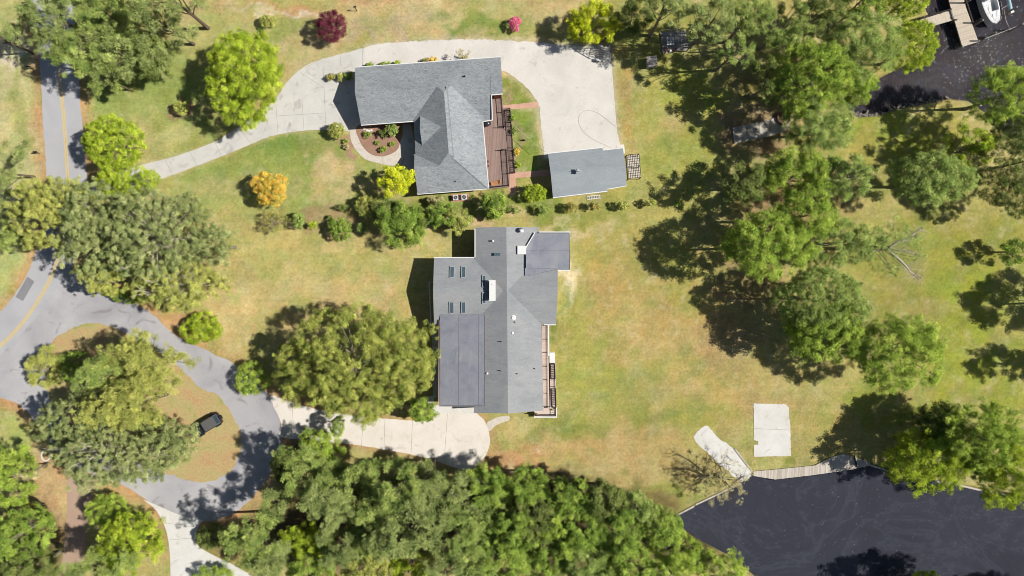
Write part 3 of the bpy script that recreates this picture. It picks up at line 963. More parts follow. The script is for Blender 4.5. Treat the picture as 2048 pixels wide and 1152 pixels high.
def tree(name, px_, py_, rx, ry, h, kind, pal, label, cat='tree', group=None, cov=1.0, bark=None, trunk=None, lobes=0, dome=None, lean=None, size=1.0):
    """px_,py_,rx,ry: where the crown shows in the photo; h: tree height"""
    BASEI[0] += 1
    if h >= 9: h *= 1.12
    seed = BASEI[0] * 17 + 3
    r = np.random.default_rng(seed)
    rnd = random.Random(seed)
    k = KINDS[kind]
    small = h < 3.2
    if dome is None: dome = min(h * (0.36 if kind == 'pine' else 0.42), 0.75 * (rx + ry) / 2 / PXM + 0.8) if not small else h * 0.5
    hc = h - dome * (0.95 if not small else 0.75)
    c = P(px_, py_, hc)
    RX, RY = rx / PXM * (H - hc) / H, ry / PXM * (H - hc) / H
    ph = r.random(8) * 6.28
    am = k['out'] * r.normal(size=8) * np.array([0, .8, 1, .9, .7, .6, .5, .5])
    A = 2 * math.pi * RX * RY * 0.72 + math.pi * (RX + RY) * dome * 0.72
    rcm = sum(k['rc']) / 2 * size
    n = max(5, int(cov * k['cov'] * A / (math.pi * rcm ** 2)))
    # upper dome plus some inner fill
    ux = r.random(n) * 2 * math.pi
    uz = r.random(n)
    el = np.where(r.random(n) < 0.74, np.arcsin(np.clip(uz, 0, 1)), -1.0 * r.random(n))
    rad = np.where(r.random(n) < 0.78, 0.86 + 0.14 * r.random(n), 0.35 + 0.5 * r.random(n))
    lob = None
    if k.get('lobe') and not small:
        # clumps gather on boughs, so that darker gaps open between them
        L_ = max(4, int(n / k['per']))
        for arr in (ux, el, rad): arr[:] = arr[np.arange(n) % L_]
        lr = k['lobe'] * min(1.0, (RX + RY) / 10)
        lob = r.normal(size=(n, 3)) * np.array([1, 1, 0.45]) * lr * 0.62
    of = 1 + sum(am[i] * np.cos(i * ux + ph[i]) for i in range(8))
    rc = (k['rc'][0] + (k['rc'][1] - k['rc'][0]) * r.random(n)) * size
    RXe, RYe = max(RX - rcm * 0.35, RX * 0.5), max(RY - rcm * 0.35, RY * 0.5)
    cx = np.cos(el) * np.cos(ux) * RXe * rad * of
    cy = np.cos(el) * np.sin(ux) * RYe * rad * of
    cz = np.sin(el) * dome * rad * (1 + 0.12 * r.normal(size=n)) * 0.95
    cen = np.stack([cx, cy, cz], 1)
    if lob is not None: cen = cen * np.array([0.93, 0.93, 1.0]) + lob
    if small: cen[:, 2] = np.maximum(cen[:, 2], -hc + rc * 0.6)
    e = empty(name, (c.x, c.y, 0), label, cat, group)
    ll = Vector((0, 0, 0))
    if lean: ll = Vector(lean)
    cw = cen + np.array([0, 0, hc])
    me = leaf_mesh('crown', cw, rc, k['ncl'] / (size ** 2) * (1 if size < 1 else 1), (k['leaf'][0] * size ** 0.5, k['leaf'][1] * size ** 0.5), k['mode'], PAL[pal] if isinstance(pal, str) else pal, seed, k['flat'])
    o = bpy.data.objects.new('crown', me)
    COL.objects.link(o)
    o.parent = e
    if small:
        mb = MB()
        for j in range(5):
            i = rnd.randrange(n)
            mb.tube((rnd.uniform(-.05, .05), rnd.uniform(-.05, .05), 0), tuple(cw[i]), 0.03, 0.01, 5)
        mb.v = [(v[0] + e.location.x, v[1] + e.location.y, v[2]) for v in mb.v]
        mb.build('stem', bark or BARK_DARK, e)
    else:
        nl = min(n, 14 if kind in ('pine', 'oak', 'sparse', 'feather') else 9)
        if cov < 0.7: nl = min(n, 22)
        if bark is BARK_DEAD: nl = min(n, 70)
        idx = r.choice(n, nl, replace=False)
        mb = limb_mesh(Vector((0, 0, 0)), [tuple(cw[i] + np.array([0, 0, rc[i] * (1.1 if bark is BARK_DEAD else 0.4) + (0.35 if bark is BARK_DEAD else 0)])) for i in idx], hc + dome * 0.5, trunk or (0.012 * h + 0.05 + 0.012 * RX), kind, rnd)
        mb.v = [(v[0] + e.location.x, v[1] + e.location.y, v[2]) for v in mb.v]
        mb.build('trunk', bark or (BARK_PINE if kind == 'pine' else BARK_GREY), e)
    return e

# ------------------------------------------------------------------ building helpers
def opening(parent, A, B, t, z, wd, ht, door=False):
    """a window or a door standing 3 cm proud of the wall that runs from A to B"""
    A, B = Vector(A), Vector(B)
    d = (B - A)
    L = d.length
    d = d / L
    nrm = Vector((d.y, -d.x))
    c = A + d * (L * t)
    rz = math.atan2(d.y, d.x)
    if door:
        mb = MB().box((c.x + nrm.x * 0.03, c.y + nrm.y * 0.03, z), (wd, 0.06, ht), rz)
        o = mb.build('door', WHITE, parent)
        q = c + d * (wd * 0.38) + nrm * 0.1
        MB().box((q.x, q.y, z), (0.06, 0.06, 0.12), rz).build('handle', BLACK, o)
        return
    mb = MB()
    for s in (-1, 1):
        q = c + d * (s * wd / 2) + nrm * 0.04
        mb.box((q.x, q.y, z), (0.09, 0.08, ht + 0.09), rz)
        q = c + nrm * 0.04
        mb.box((q.x, q.y, z + s * ht / 2), (wd - 0.09, 0.076, 0.09), rz)
    mb.box((c.x + nrm.x * 0.04, c.y + nrm.y * 0.04, z), (wd - 0.09, 0.05, 0.05), rz)
    o = mb.build('window', WHITE, parent)
    MB().box((c.x + nrm.x * 0.02, c.y + nrm.y * 0.02, z), (wd - 0.1, 0.03, ht - 0.1), rz).build('pane', GLASS, o)


def ccw(poly):
    poly = [(p[0], p[1]) for p in poly]
    return poly if area(poly) > 0 else poly[::-1]


def roof_z(planes, x, y):
    return min(a * x + b * y + c for a, b, c in planes)


def railing(name, pts, z, mat, parent, hgt=1.0, gap=0.14, th=0.035):
    """pts: world xy points; posts, rails and balusters"""
    mb = MB()
    pts = [Vector(p[:2]) for p in pts]
    for a, b in zip(pts[:-1], pts[1:]):
        L = (b - a).length
        mb.bar((a.x, a.y, z + hgt), (b.x, b.y, z + hgt), 0.11, 0.04)
        mb.bar((a.x, a.y, z + 0.12), (b.x, b.y, z + 0.12), 0.05, 0.05)
        m = max(1, int(L / gap))
        for i in range(1, m):
            q = a.lerp(b, i / m)
            mb.box((q.x, q.y, z + (hgt + 0.12) / 2), (th, th, hgt - 0.2))
        m = max(1, round(L / 2.2))
        for i in range(m + 1):
            q = a.lerp(b, i / m)
            mb.box((q.x, q.y, z + hgt / 2 + 0.03), (0.13, 0.13, hgt + 0.06))
    return mb.build(name, mat, parent)


def pipe_vent(parent, x, y, z, r=0.06, h=0.35, mat=None, name='vent_pipe'):
    MB().lathe((x, y, z - 0.15), [(r * 1.5, 0), (r * 1.5, 0.2), (r, 0.22), (r, h + 0.15)], 10).build(name, mat or BLACK, parent)


# ------------------------------------------------------------------ upper brick house
e = 3.0
Hs = empty('brick_house', P(850, 300, 0), 'long brick house with blue grey shingled roof and a brown deck on its right side', 'house')
s = 0.48
inA = P(860, 185, e)
NA = eave(P(710, 135, e), P(1001, 114, e), inA, e, s)
SA = eave(P(722, 250, e), P(827, 242, e), inA, e, s)
inB = P(900, 300, e)
EB = eave(P(965, 243, e), P(977, 377, e), inB, e, 0.5)
WB = eave(P(826, 250, e), P(835, 388, e), inB, e, 0.5)
SB = eave(P(835, 388, e), P(977, 377, e), inB, e, 0.5)
NB = (NA[0], NA[1], NA[2] - 0.02)
NC = eave(P(842, 222, e), P(890, 219, e), P(860, 260, e), 3.0, 0.72)
SC = eave(P(846, 304, e), P(900, 300, e), P(860, 260, e), 3.0, 0.72)
ND = eave(P(829, 309, e), P(900, 303, e), P(860, 345, e), 3.0, 0.8)
SD = (SB[0], SB[1], SB[2] + 0.012)
pieces = [
    ([P(710, 135, e), P(722, 250, e), P(984, 230.5, e), P(979, 116, e)], [NA, SA]),
    ([P(979, 115.8, e), P(982.5, 189.5, 4.55), P(1006, 187.5, 4.55), P(1001, 114, e)], [NA, SA]),
    ([P(945, 233.4, e), P(984, 230.5, e), P(984.5, 240.3, 2.6), P(945, 243.4, 2.6)], [SA]),
    ([P(822, 132, e), P(835, 388, e), P(977, 377, e), P(957, 121, e)], [NB, EB, WB, SB]),
    ([P(841, 221, e), P(846, 305, e), P(912, 300, e), P(905, 216, e)], [NC, SC]),
    ([P(829, 309, e), P(835.5, 388.3, e), P(925, 381, e), P(920, 301, e)], [ND, SD]),
]
mb = MB()
wb = MB()
for poly, planes in pieces:
    poly = ccw(poly)
    roof_solid(mb, poly, planes, 0.2)
    ins = inset(poly, 0.38)
    roof_solid(wb, ins, [(a, b, c - 0.21) for a, b, c in planes], base=-0.05, mt=0, ms=0)
wall = wb.build('wall', BRICKW, Hs)
roof = mb.build('roof', [ROOF1, WHITE], Hs)
# ridge caps
cap = MB()
for (a, b) in (((709, 181, 5.3), (884, 168, 5.3)), ((893, 171, 5.9), (906, 314, 5.85)), ((906, 314, 5.85), (977, 377, 3.0))):
    pa, pb = P(*a), P(*b)
    pls = [NA, SA] if a[0] == 709 else [EB, WB, SB]
    za, zb = roof_z(pls, pa.x, pa.y), roof_z(pls, pb.x, pb.y)
    if a[0] == 709: continue
    cap.bar((pa.x, pa.y, za + 0.03), (pb.x, pb.y, zb + 0.03), 0.26, 0.05)
cap.build('ridge_cap', ROOF1, roof)
for (qx, qy, r_) in ((929, 153, 0.13), (851, 139, 0.05), (910, 361, 0.07)):
    q = P(qx, qy, 4.6)
    z_ = max(roof_z(pl, q.x, q.y) for po, pl in pieces[:4:3])
    pipe_vent(roof, q.x, q.y, z_, r_, 0.3)
g_ = MB()
for a, b in (((710, 134.6, 3.0), (1001, 113.6, 3.0)), ((722, 250.4, 3.0), (827, 242.6, 3.0)), ((1006.3, 187.8, 4.5), (983, 189.8, 4.5)), ((983, 189.8, 4.5), (985, 240, 3.0)), ((985, 240, 3.0), (965.6, 243.2, 3.0)), ((965.6, 243.2, 3.0), (977.4, 377.4, 3.0)), ((977.4, 377.4, 3.0), (835, 388.4, 3.0)), ((835, 388.4, 3.0), (828.6, 309, 3.0))):
    MB().bar(P(*a) - Vector((0, 0, .06)), P(*b) - Vector((0, 0, .06)), 0.15, 0.13).build('gutter', WHITE, roof)
# downpipe at the garage corner
q0, q1 = P(738, 249, 2.8), P(742, 254, 0.1)
MB().tube(q0, q1, 0.04, 0.04, 6).build('downpipe', WHITE, Hs)
A1 = inset(ccw(pieces[0][0]), 0.38)
B1 = inset(ccw(pieces[3][0]), 0.38)
for t in (0.15, 0.42):
    opening(Hs, A1[0], A1[1], t + 0.1, 1.3, 2.4 if t < .3 else 2.4, 2.3, True)
for t in (0.12, 0.3, 0.5, 0.7, 0.88):
    opening(Hs, A1[2], A1[3], t, 1.6, 1.1, 1.3) if True else None
opening(Hs, A1[3], A1[0], 0.5, 1.6, 1.1, 1.2)
for t in (0.2, 0.4): opening(Hs, A1[1], A1[2], t * 0.9, 1.6, 1.1, 1.2)
for k in range(4):
    a, b = B1[k], B1[(k + 1) % 4]
    L_ = (Vector(a) - Vector(b)).length
    mid = (Vector(a) + Vector(b)) / 2
    for t in ((0.12, 0.28, 0.62, 0.8) if L_ > 14 else (0.25, 0.75)):
        opening(Hs, a, b, t, 1.6, 1.2, 1.3)
# brown deck with black rails
dz = 0.55
deck = MB()
deck.prism(px([(984, 190), (1004, 191), (1019, 345), (1019, 374), (978, 378), (966, 246), (985, 240)], dz), dz - 0.12, dz)
deck.prism(px([(1006, 216), (1019, 215), (1031, 345), (1020, 345)], dz * 0.5), 0.02, dz * 0.5)
dk = deck.build('deck', DECK1, Hs)
D = lambda pts, z: [P(a, b, z).xy for a, b in pts]
railing('railing', D([(993, 190), (1002, 190), (1007, 253), (998, 253)], dz + 1), dz, BLACK, dk)
railing('railing', D([(1002, 299), (1012, 298), (1017, 370), (980, 374)], dz + 1), dz, BLACK, dk)
railing('railing', D([(1012, 218), (1020, 217), (1029, 344), (1022, 345)], 1.3), 0.28, BLACK, dk, 1.0, 0.12)
# dark bars added beside the steps, imitating the shadows of the railing balusters
for (y0, y1) in ((221, 252), (300, 343)):
    lt = MB()
    a0, a1 = P(1012 + (y0 - 218) * 0.07, y0, 1.0), P(1012 + (y1 - 218) * 0.07, y1, 1.0)
    b0, b1 = P(1019 + (y0 - 218) * 0.07, y0, 1.0), P(1019 + (y1 - 218) * 0.07, y1, 1.0)
    m = int((a1 - a0).length / 0.3)
    for i in range(m + 1):
        p_, q_ = a0.lerp(a1, i / m), b0.lerp(b1, i / m)
        lt.bar((p_.x, p_.y, 1.0), (q_.x, q_.y, 1.0), 0.06, 0.05)
    lt.bar((a0.x, a0.y, 1.05), (a1.x, a1.y, 1.05), 0.07, 0.05)
    for q_ in (a0, a1, b0, b1): lt.box((q_.x, q_.y, 0.52), (0.08, 0.08, 1.04))
    lt.build('shadow_bars', DARKW, dk)

# things on and by the deck
g = P(974, 247, dz + 0.5)
gr = empty('covered_grill', (g.x, g.y, dz), 'round black covered grill tucked into the corner of the brown deck', 'grill')
mb = MB().lathe((g.x, g.y, dz), [(0.42, 0.35), (0.55, 0.55), (0.58, 0.75), (0.5, 0.92), (0.25, 1.03), (0.05, 1.06)], 18)
mb.box((g.x - 0.05, g.y, dz + 0.7), (1.35, 0.5, 0.08))
mb.build('cover', CARP, gr, True)
for a in range(3):
    t = a * 2.1
    mb = MB().tube((g.x + 0.35 * math.cos(t), g.y + 0.35 * math.sin(t), dz), (g.x + 0.2 * math.cos(t), g.y + 0.2 * math.sin(t), dz + 0.5), 0.025, 0.025, 6)
    mb.build('leg', BLACK, gr)


def lounger():
    c = P(992, 366, dz + 0.3)
    e_ = empty('wooden_lounger', (c.x, c.y, dz), 'orange wooden lounger at the bottom end of the brown deck', 'lounger')
    R_ = Matrix.Rotation(math.radians(14), 3, 'Z')
    def W(x, y, z): v = R_ @ Vector((x, y, z)); return (c.x + v.x, c.y + v.y, dz + v.z)
    mb = MB()
    for i in range(8):
        x = -0.75 + i * 0.15
        mb.bar(W(x, -0.28, 0.34), W(x, 0.28, 0.34), 0.11, 0.03)
    for sg in (-1, 1): mb.bar(W(-0.85, sg * 0.31, 0.32), W(0.75, sg * 0.31, 0.32), 0.05, 0.07)
    mb.build('seat', ORANGEW, e_)
    mb = MB()
    for i in range(5):
        t = i / 5
        mb.bar(W(0.36 + t * 0.5, -0.28, 0.36 + t * 0.45), W(0.36 + t * 0.5, 0.28, 0.36 + t * 0.45), 0.1, 0.03)
    mb.build('backrest', ORANGEW, e_)
    for x in (-0.7, 0.6):
        for sg in (-1, 1):
            MB().bar(W(x, sg * 0.31, 0.0), W(x, sg * 0.31, 0.3), 0.05, 0.05).build('leg', ORANGEW, e_)


lounger()
for i, (qx, qy) in enumerate(((975.5, 323), (976, 332))):
    q = P(qx, qy, dz + 0.3)
    o = MB().lathe((q.x, q.y, dz), [(0.12, 0), (0.17, 0.3), (0.19, 0.32), (0.14, 0.3)], 12).build('flower_pot', plain('pot%d' % i, C(120, 60, 50)), None)
    tag(o, ('upper' if i == 0 else 'lower') + ' of two small dark pots on the brown deck by the wall', 'flower pot', 'pots on the brown deck')

# ------------------------------------------------------------------ central house
e = 4.2
Hc = empty('shingle_house', P(1000, 640, 0), 'large grey roofed house in the middle with skylights, white chimney cap and dark flat roofs', 'house')
mid = P(1019, 640, e)
WM = eave(P(950, 455, e), P(948, 825, e), mid, e, 0.28)
EM = eave(P(1078, 455, e), P(1087, 820, e), mid, e, 0.27)
inW = P(910, 580, e)
NW_ = eave(P(868, 515, e), P(950, 515, e), inW, 4.1, 0.26)
SW_ = eave(P(868, 649, e), P(950, 649, e), inW, 4.1, 0.26)
NE_ = eave(P(1020, 513, e), P(1115, 513, e), inW, 4.2, 0.26)
SE_ = eave(P(1020, 648.5, e), P(1112, 648.5, e), inW, 4.2, 0.26)
pieces2 = [
    ([P(950, 455, e), P(948, 826, e), P(1087, 821, e), P(1078, 455, e)], [WM, EM]),
    ([P(868, 515, e), P(868, 649, e), P(1030, 649, e), P(1030, 515, e)], [NW_, SW_]),
    ([P(1010, 513, e), P(1010, 648.5, e), P(1112, 648.5, e), P(1116, 513, e)], [NE_, SE_]),
]
mb, wb = MB(), MB()
for poly, planes in pieces2:
    poly = ccw(poly)
    roof_solid(mb, poly, planes, 0.2)
    roof_solid(wb, inset(poly, 0.3), [(a, b, c - 0.21) for a, b, c in planes], base=-0.05, mt=0, ms=0)
# walls below the flat sections
wb.prism(px([(884, 640), (960, 640), (960, 806), (882, 806)], 4.2), -0.05, 4.25)
wb.prism(px([(1060, 470), (1134, 470), (1135, 536), (1070, 536)], 4.2), -0.05, 4.2)
wall2 = wb.build('wall', SIDING, Hc)
roof2 = mb.build('roof', [ROOF2, WHITE], Hc)


def flat_roof(name, pts, z0fun, fascia, seams=()):
    """membrane roof section: pts in photo pixels with their heights"""
    mb = MB()
    vs = [P(a, b, h) for a, b, h in pts]
    if area(vs) < 0: vs = vs[::-1]
    n = len(vs)
    mb.add(vs, [tuple(range(n))], 0)
    mb.add([v - Vector((0, 0, 0.3)) for v in vs], [tuple(range(n))[::-1]], 1)
    mb.add(vs + [v - Vector((0, 0, 0.3)) for v in vs], [(i + n, (i + 1) % n + n, (i + 1) % n, i) for i in range(n)], 1)
    for a, b, wd in seams:
        pa, pb = P(*a), P(*b)
        mb.bar(pa + Vector((0, 0, 0.012)), pb + Vector((0, 0, 0.012)), wd, 0.02, 2)
    return mb.build(name, [MEMB, fascia, SEAM], roof2)


flat_roof('flat_roof', [(880, 628, 4.55), (878.5, 813, 4.55), (970, 813, 4.92), (971, 628, 4.92)], None, BRICKW,
          [((918, 629, 4.70), (917, 812, 4.70), 0.06), ((958, 629, 4.87), (957, 812, 4.87), 0.05), ((884, 811.5, 4.58), (970, 811.5, 4.93), 0.16), ((969.5, 630, 4.93), (969.5, 812, 4.93), 0.12)])
flat_roof('flat_roof', [(1050, 499, 5.1), (1050, 552, 5.12), (1056, 552, 5.0), (1112, 539.5, 4.7), (1140, 540, 4.55), (1139, 465, 4.55), (1071, 465, 4.75)], None, WHITE,
          [((1053, 500.5, 5.09), (1138.5, 500.5, 4.58), 0.05), ((1052, 536.5, 5.1), (1112, 537.5, 4.72), 0.05), ((1056, 551.5, 5.02), (1112, 539, 4.73), 0.08), ((1071, 466, 4.77), (1138, 466, 4.58), 0.1), ((1138.5, 467, 4.58), (1139.5, 538, 4.58), 0.06)])
# the light cricket between the flat roof and the slope
mb = MB()
a, b, c_ = P(1052, 502, 5.22), P(1052, 536, 5.34), P(1112, 536, 4.76)
lo = [P(1052, 502, 5.0), P(1052, 536, 5.0), P(1112, 536, 4.6)]
mb.add([a, b, c_] + lo, [(0, 1, 2) if area([a, b, c_]) > 0 else (2, 1, 0), (0, 3, 4, 1), (1, 4, 5, 2), (2, 5, 3, 0)], 0)
mb.build('cricket', MEMB, roof2)
# eave strips along the red and white fascia
mb = MB()
mb.bar(P(878.2, 640, 4.52), P(877, 812, 4.52), 0.06, 0.2)
mb.build('fascia', plain('faded_red_fascia', C(206, 162, 146)), roof2)
mb = MB()
for a, b in (((868, 515, 4.12), (949, 515, 4.12)), ((950, 458, 4.22), (950, 514, 4.22)), ((1078, 464, 4.6), (1140, 464, 4.6)), ((1112, 541.5, 4.5), (1141, 541.5, 4.5)), ((1050, 498, 5.12), (1070, 465, 4.8)), ((1088, 649.5, 4.2), (1112, 649.5, 4.2))):
    MB().bar(P(*a), P(*b), 0.14, 0.14).build('gutter', WHITE, roof2)
mb = MB()
mb.bar(P(858, 564, 3.1), P(862, 650, 3.1), 0.14, 0.12)
mb.bar(P(858, 564, 3.1), P(866, 564, 3.1), 0.1, 0.1)
mb.bar(P(862, 650, 3.1), P(868, 650, 3.1), 0.1, 0.1)
for t in (564, 607, 650):
    q = P(858 + (t - 564) * 4 / 86, t, 3.1)
    mb.box((q.x, q.y, 1.5), (0.1, 0.1, 3.0))
mb.build('porch_beam', GUTTER, Hc)

zroof = lambda x, y: max(roof_z(pl, x, y) for po, pl in pieces2)


def on_roof(pl, qx, qy, h=5.0):
    q = P(qx, qy, h)
    return q, roof_z(pl, q.x, q.y)


# skylights lie in the slope of their roof
for (x0, y0, x1, y1) in ((900, 533, 908, 555), (923, 533, 931, 555), (899.5, 604, 907.5, 626.5), (923, 604, 931, 626.5), (965, 551, 971.5, 574), (965, 585, 971.5, 607)):
    pl = [NW_] if y0 < 580 else [SW_]
    cs = [P(a, b, 4.8) for a, b in ((x0, y0), (x1, y0), (x1, y1), (x0, y1))]
    z = [roof_z(pl, c.x, c.y) for c in cs]
    mb = MB()
    for i in range(4):
        j = (i + 1) % 4
        mb.bar((cs[i].x, cs[i].y, z[i] + 0.08), (cs[j].x, cs[j].y, z[j] + 0.08), 0.10 if i % 2 else 0.12, 0.2)
    f = mb.build('skylight', FRAME, roof2)
    g_ = MB().add([(c.x, c.y, zz + 0.13) for c, zz in zip(cs, z)], [(0, 3, 2, 1)])
    g_.build('pane', SKYGLASS, f)
# chimney with a broad white cap
q = P(985, 581, 6.0)
mb = MB().box((q.x, q.y, 5.6), (0.8, 3.0, 1.6))
ch = mb.build('chimney', BRICKW, roof2)
MB().box((q.x, q.y, 6.46), (1.0, 3.25, 0.14)).build('chimney_cap', WHITE, ch)
MB().box((q.x - 0.1, q.y + 1.0, 6.56), (0.2, 0.12, 0.06)).build('cap_bracket', METAL, ch)
# white box curb
q, z = on_roof([EM], 1043.5, 500, 5.6)
MB().box((q.x, q.y, z + 0.1), (1.35, 1.35, 0.9)).build('vent_box', WHITE, roof2)
# satellite dish
q, z = on_roof([EM], 1041, 462, 5.6)
dish = MB()
dish.tube((q.x, q.y, z - 0.1), (q.x, q.y, z + 0.5), 0.03, 0.03, 6)
o_ = dish.build('dish_mast', METAL, roof2)
prof = []
mb = MB()
for k in range(5):
    r_ = 0.08 + 0.09 * k
    prof.append((r_, 0.30 * r_ * r_ / 0.2))
mb.lathe((0, 0, 0), prof, 16)
R_ = Matrix.Rotation(math.radians(-28), 3, 'Y') @ Matrix.Rotation(math.radians(30), 3, 'X')
mb.v = [tuple(R_.inverted() @ Vector(v) + Vector((q.x + 0.05, q.y + 0.02, z + 0.5))) for v in mb.v]
mb.build('satellite_dish', WHITE, roof2, True)
for (qx, qy, pl, r_, h_, m_) in ((986, 482, WM, .12, .5, WHITE), (1027, 635, EM, .28, .18, WHITE), (1025, 665.5, EM, .15, .2, WHITE), (1002, 683, WM, .07, .4, BLACK), (1000.5, 741, WM, .07, .35, BLACK),
                                (974.5, 747, WM, .12, .45, WHITE), (1029.5, 644, EM, .07, .3, BLACK), (1034, 747, EM, .07, .3, BLACK), (1069, 738, EM, .07, .3, BLACK), (1061.5, 477, EM, .06, .3, BLACK)):
    q, z = on_roof([pl], qx, qy)
    pipe_vent(roof2, q.x, q.y, z, r_, h_, m_)
q, z = on_roof([WM], 994.5, 509)
MB().box((q.x, q.y, z + 0.08), (1.0, 0.45, 0.3)).build('vent_hood', SKYGLASS, roof2)
W2 = [inset(ccw(p), 0.3) for p, _ in pieces2]
for k, wl in enumerate(W2):
    for i in range(4):
        a, b = wl[i], wl[(i + 1) % 4]
        L_ = (Vector(a) - Vector(b)).length
        if L_ > 20:
            for t in (0.08, 0.2, 0.55, 0.68, 0.85): opening(Hc, a, b, t, 2.4, 1.2, 1.4)
        elif k > 0 or L_ > 8:
            for t in (0.3, 0.7): opening(Hc, a, b, t, 2.4, 1.2, 1.4)
fr = [P(884, 806, 4.2).xy, P(960, 806, 4.2).xy]
for t in (0.22, 0.62): opening(Hc, fr[0], fr[1], t, 1.25, 2.5, 2.2, True)
# rear deck: upper walk, lower landing, ribbed stairs
dz2 = 0.9
deck = MB()
deck.prism(px([(1080, 650), (1096, 650), (1097, 712), (1099, 820), (1111, 820), (1112, 832), (1068, 833), (1068, 816), (1080, 816)], dz2), dz2 - 0.15, dz2)
dk2 = deck.build('deck', DECK2, Hc)
mb = MB()
mb.bar(P(1097, 650, dz2), P(1097.5, 712, dz2), 0.2, 0.16)
mb.bar(P(1068, 834, dz2), P(1113.5, 834, dz2), 0.2, 0.16)
mb.bar(P(1113, 816, dz2), P(1113.2, 834.5, dz2), 0.16, 0.18)
mb.build('deck_edge', WHITE, dk2)
lo = MB()
lo.prism(px([(1099, 705), (1110, 705), (1110, 727), (1099, 727)], 0.35), 0.0, 0.35)
lo.build('landing', WHITE, dk2)
lo = MB()
lo.prism(px([(1100, 727), (1111, 727), (1113, 818), (1100, 818)], 0.55), 0.0, 0.5)
lo.build('lower_deck', DECK2, dk2)
railing('railing', D([(1093.5, 652), (1094.5, 815), (1089, 815)], dz2 + 0.9), dz2, BLACK, dk2, 0.9, 0.16)
railing('railing', D([(1071, 831), (1111, 831), (1111, 815), (1104, 815)], dz2 + 0.9), dz2, BLACK, dk2, 0.9, 0.3)
railing('railing', D([(1102, 727.5), (1109, 727.5)], 1.1), 0.5, BLACK, dk2, 0.6)
railing('railing', D([(1109.5, 759), (1110, 775)], 1.4), 0.5, BLACK, dk2, 0.9, 0.3)
for y0, y1 in ((729, 758), (777, 813)):
    mb = MB()
    y = y0
    while y <= y1:
        xx = 1101.5 + (y - 729) * 0.03
        mb.bar(P(xx, y + 1, 0.8), P(xx + 8.5, y - 1, 0.8), 0.07, 0.1)
        y += 3.6
    for xo in (0, 8.5):
        mb.bar(P(1101.5 + xo + (y0 - 729) * 0.03, y0, 0.62), P(1101.5 + xo + (y1 - 729) * 0.03, y1, 0.62), 0.06, 0.2)
    mb.build('louvred_screen', DARKW, dk2)
c = P(1073, 829, dz2 + 0.4)
pe = empty('planter', (c.x, c.y, dz2), 'white planter tub in the corner of the rear deck of the central house', 'planter')
MB().lathe((c.x, c.y, dz2), [(0.2, 0), (0.28, 0.4), (0.3, 0.42), (0.24, 0.38)], 12).build('tub', WHITE, pe)
MB().lathe((c.x, c.y, dz2 + 0.3), [(0.24, 0), (0.26, 0.12), (0.15, 0.25), (0.03, 0.3)], 10).build('soil', MULCH, pe)

# ------------------------------------------------------------------ garage
e = 2.5
Hg = empty('garage', P(1175, 340, 0), 'detached garage with blue grey shingled roof at the lower end of the gravel yard', 'garage')
ig = P(1170, 345, e)
NG = eave(P(1096, 307, e), P(1204, 296, e), ig, e, 0.27)
SG = eave(P(1106, 395, e), P(1215, 382, e), ig, e, 0.27)
NG2 = eave(P(1206, 301, e), P(1246, 296.5, e), ig, e + 0.02, 0.27)
SG2 = eave(P(1215, 378, e), P(1253, 371, e), ig, e + 0.02, 0.27)
pieces3 = [
    ([P(1096, 307, e), P(1106, 395, e), P(1215, 382, e), P(1205, 295.5, e)], [NG, SG]),
    ([P(1205.2, 301, e), P(1214, 378, e), P(1253, 371, e), P(1246, 296.5, e)], [NG2, SG2]),
]
mb, wb = MB(), MB()
for poly, planes in pieces3:
    poly = ccw(poly)
    roof_solid(mb, poly, planes, 0.18)
    roof_solid(wb, inset(poly, 0.28), [(a, b, c - 0.19) for a, b, c in planes], base=-0.05, mt=0, ms=0)
wb.build('wall', SIDING, Hg)
roof3 = mb.build('roof', [ROOF3, WHITE], Hg)
G1 = inset(ccw(pieces3[0][0]), 0.28)
best = sorted(range(4), key=lambda i: -(G1[i][1] + G1[(i + 1) % 4][1]))[0]
for t in (0.28, 0.72): opening(Hg, G1[best], G1[(best + 1) % 4], t, 1.1, 2.6, 2.1, True)
best = sorted(range(4), key=lambda i: (G1[i][1] + G1[(i + 1) % 4][1]))[0]
for t in (0.3, 0.7): opening(Hg, G1[best], G1[(best + 1) % 4], t, 1.5, 1.0, 1.0)
g_ = MB()
for a, b in (((1096, 306.6, 2.5), (1204.5, 295, 2.5)), ((1206, 300.6, 2.5), (1246.5, 296, 2.5)), ((1246.5, 296, 2.5), (1248, 308, 2.6)), ((1106, 395.4, 2.5), (1215, 382.4, 2.5)), ((1215, 378.3, 2.5), (1253, 371.4, 2.5))):
    MB().bar(P(*a) - Vector((0, 0, .05)), P(*b) - Vector((0, 0, .05)), 0.14, 0.12).build('gutter', WHITE, roof3)
# cupola weathervane (its dark shadow falls beside it)
q = P(1156, 342, 4.1)
z = roof_z([NG, SG], q.x, q.y)
mb = MB().box((q.x, q.y, z + 0.25), (0.55, 0.55, 0.7))
mb.box((q.x, q.y, z + 0.64), (0.75, 0.75, 0.08))
cu = mb.build('cupola', ROOF3, roof3)
mb = MB().tube((q.x, q.y, z + 0.6), (q.x, q.y, z + 1.2), 0.03, 0.03, 6)
mb.bar((q.x - 0.45, q.y + 0.1, z + 1.1), (q.x + 0.45, q.y - 0.1, z + 1.1), 0.04, 0.05)
mb.bar((q.x + 0.1, q.y + 0.35, z + 1.0), (q.x - 0.1, q.y - 0.35, z + 1.0), 0.04, 0.05)
mb.box((q.x + 0.4, q.y - 0.09, z + 1.16), (0.3, 0.04, 0.2), 0.2)
mb.build('weathervane', WHITE, cu)

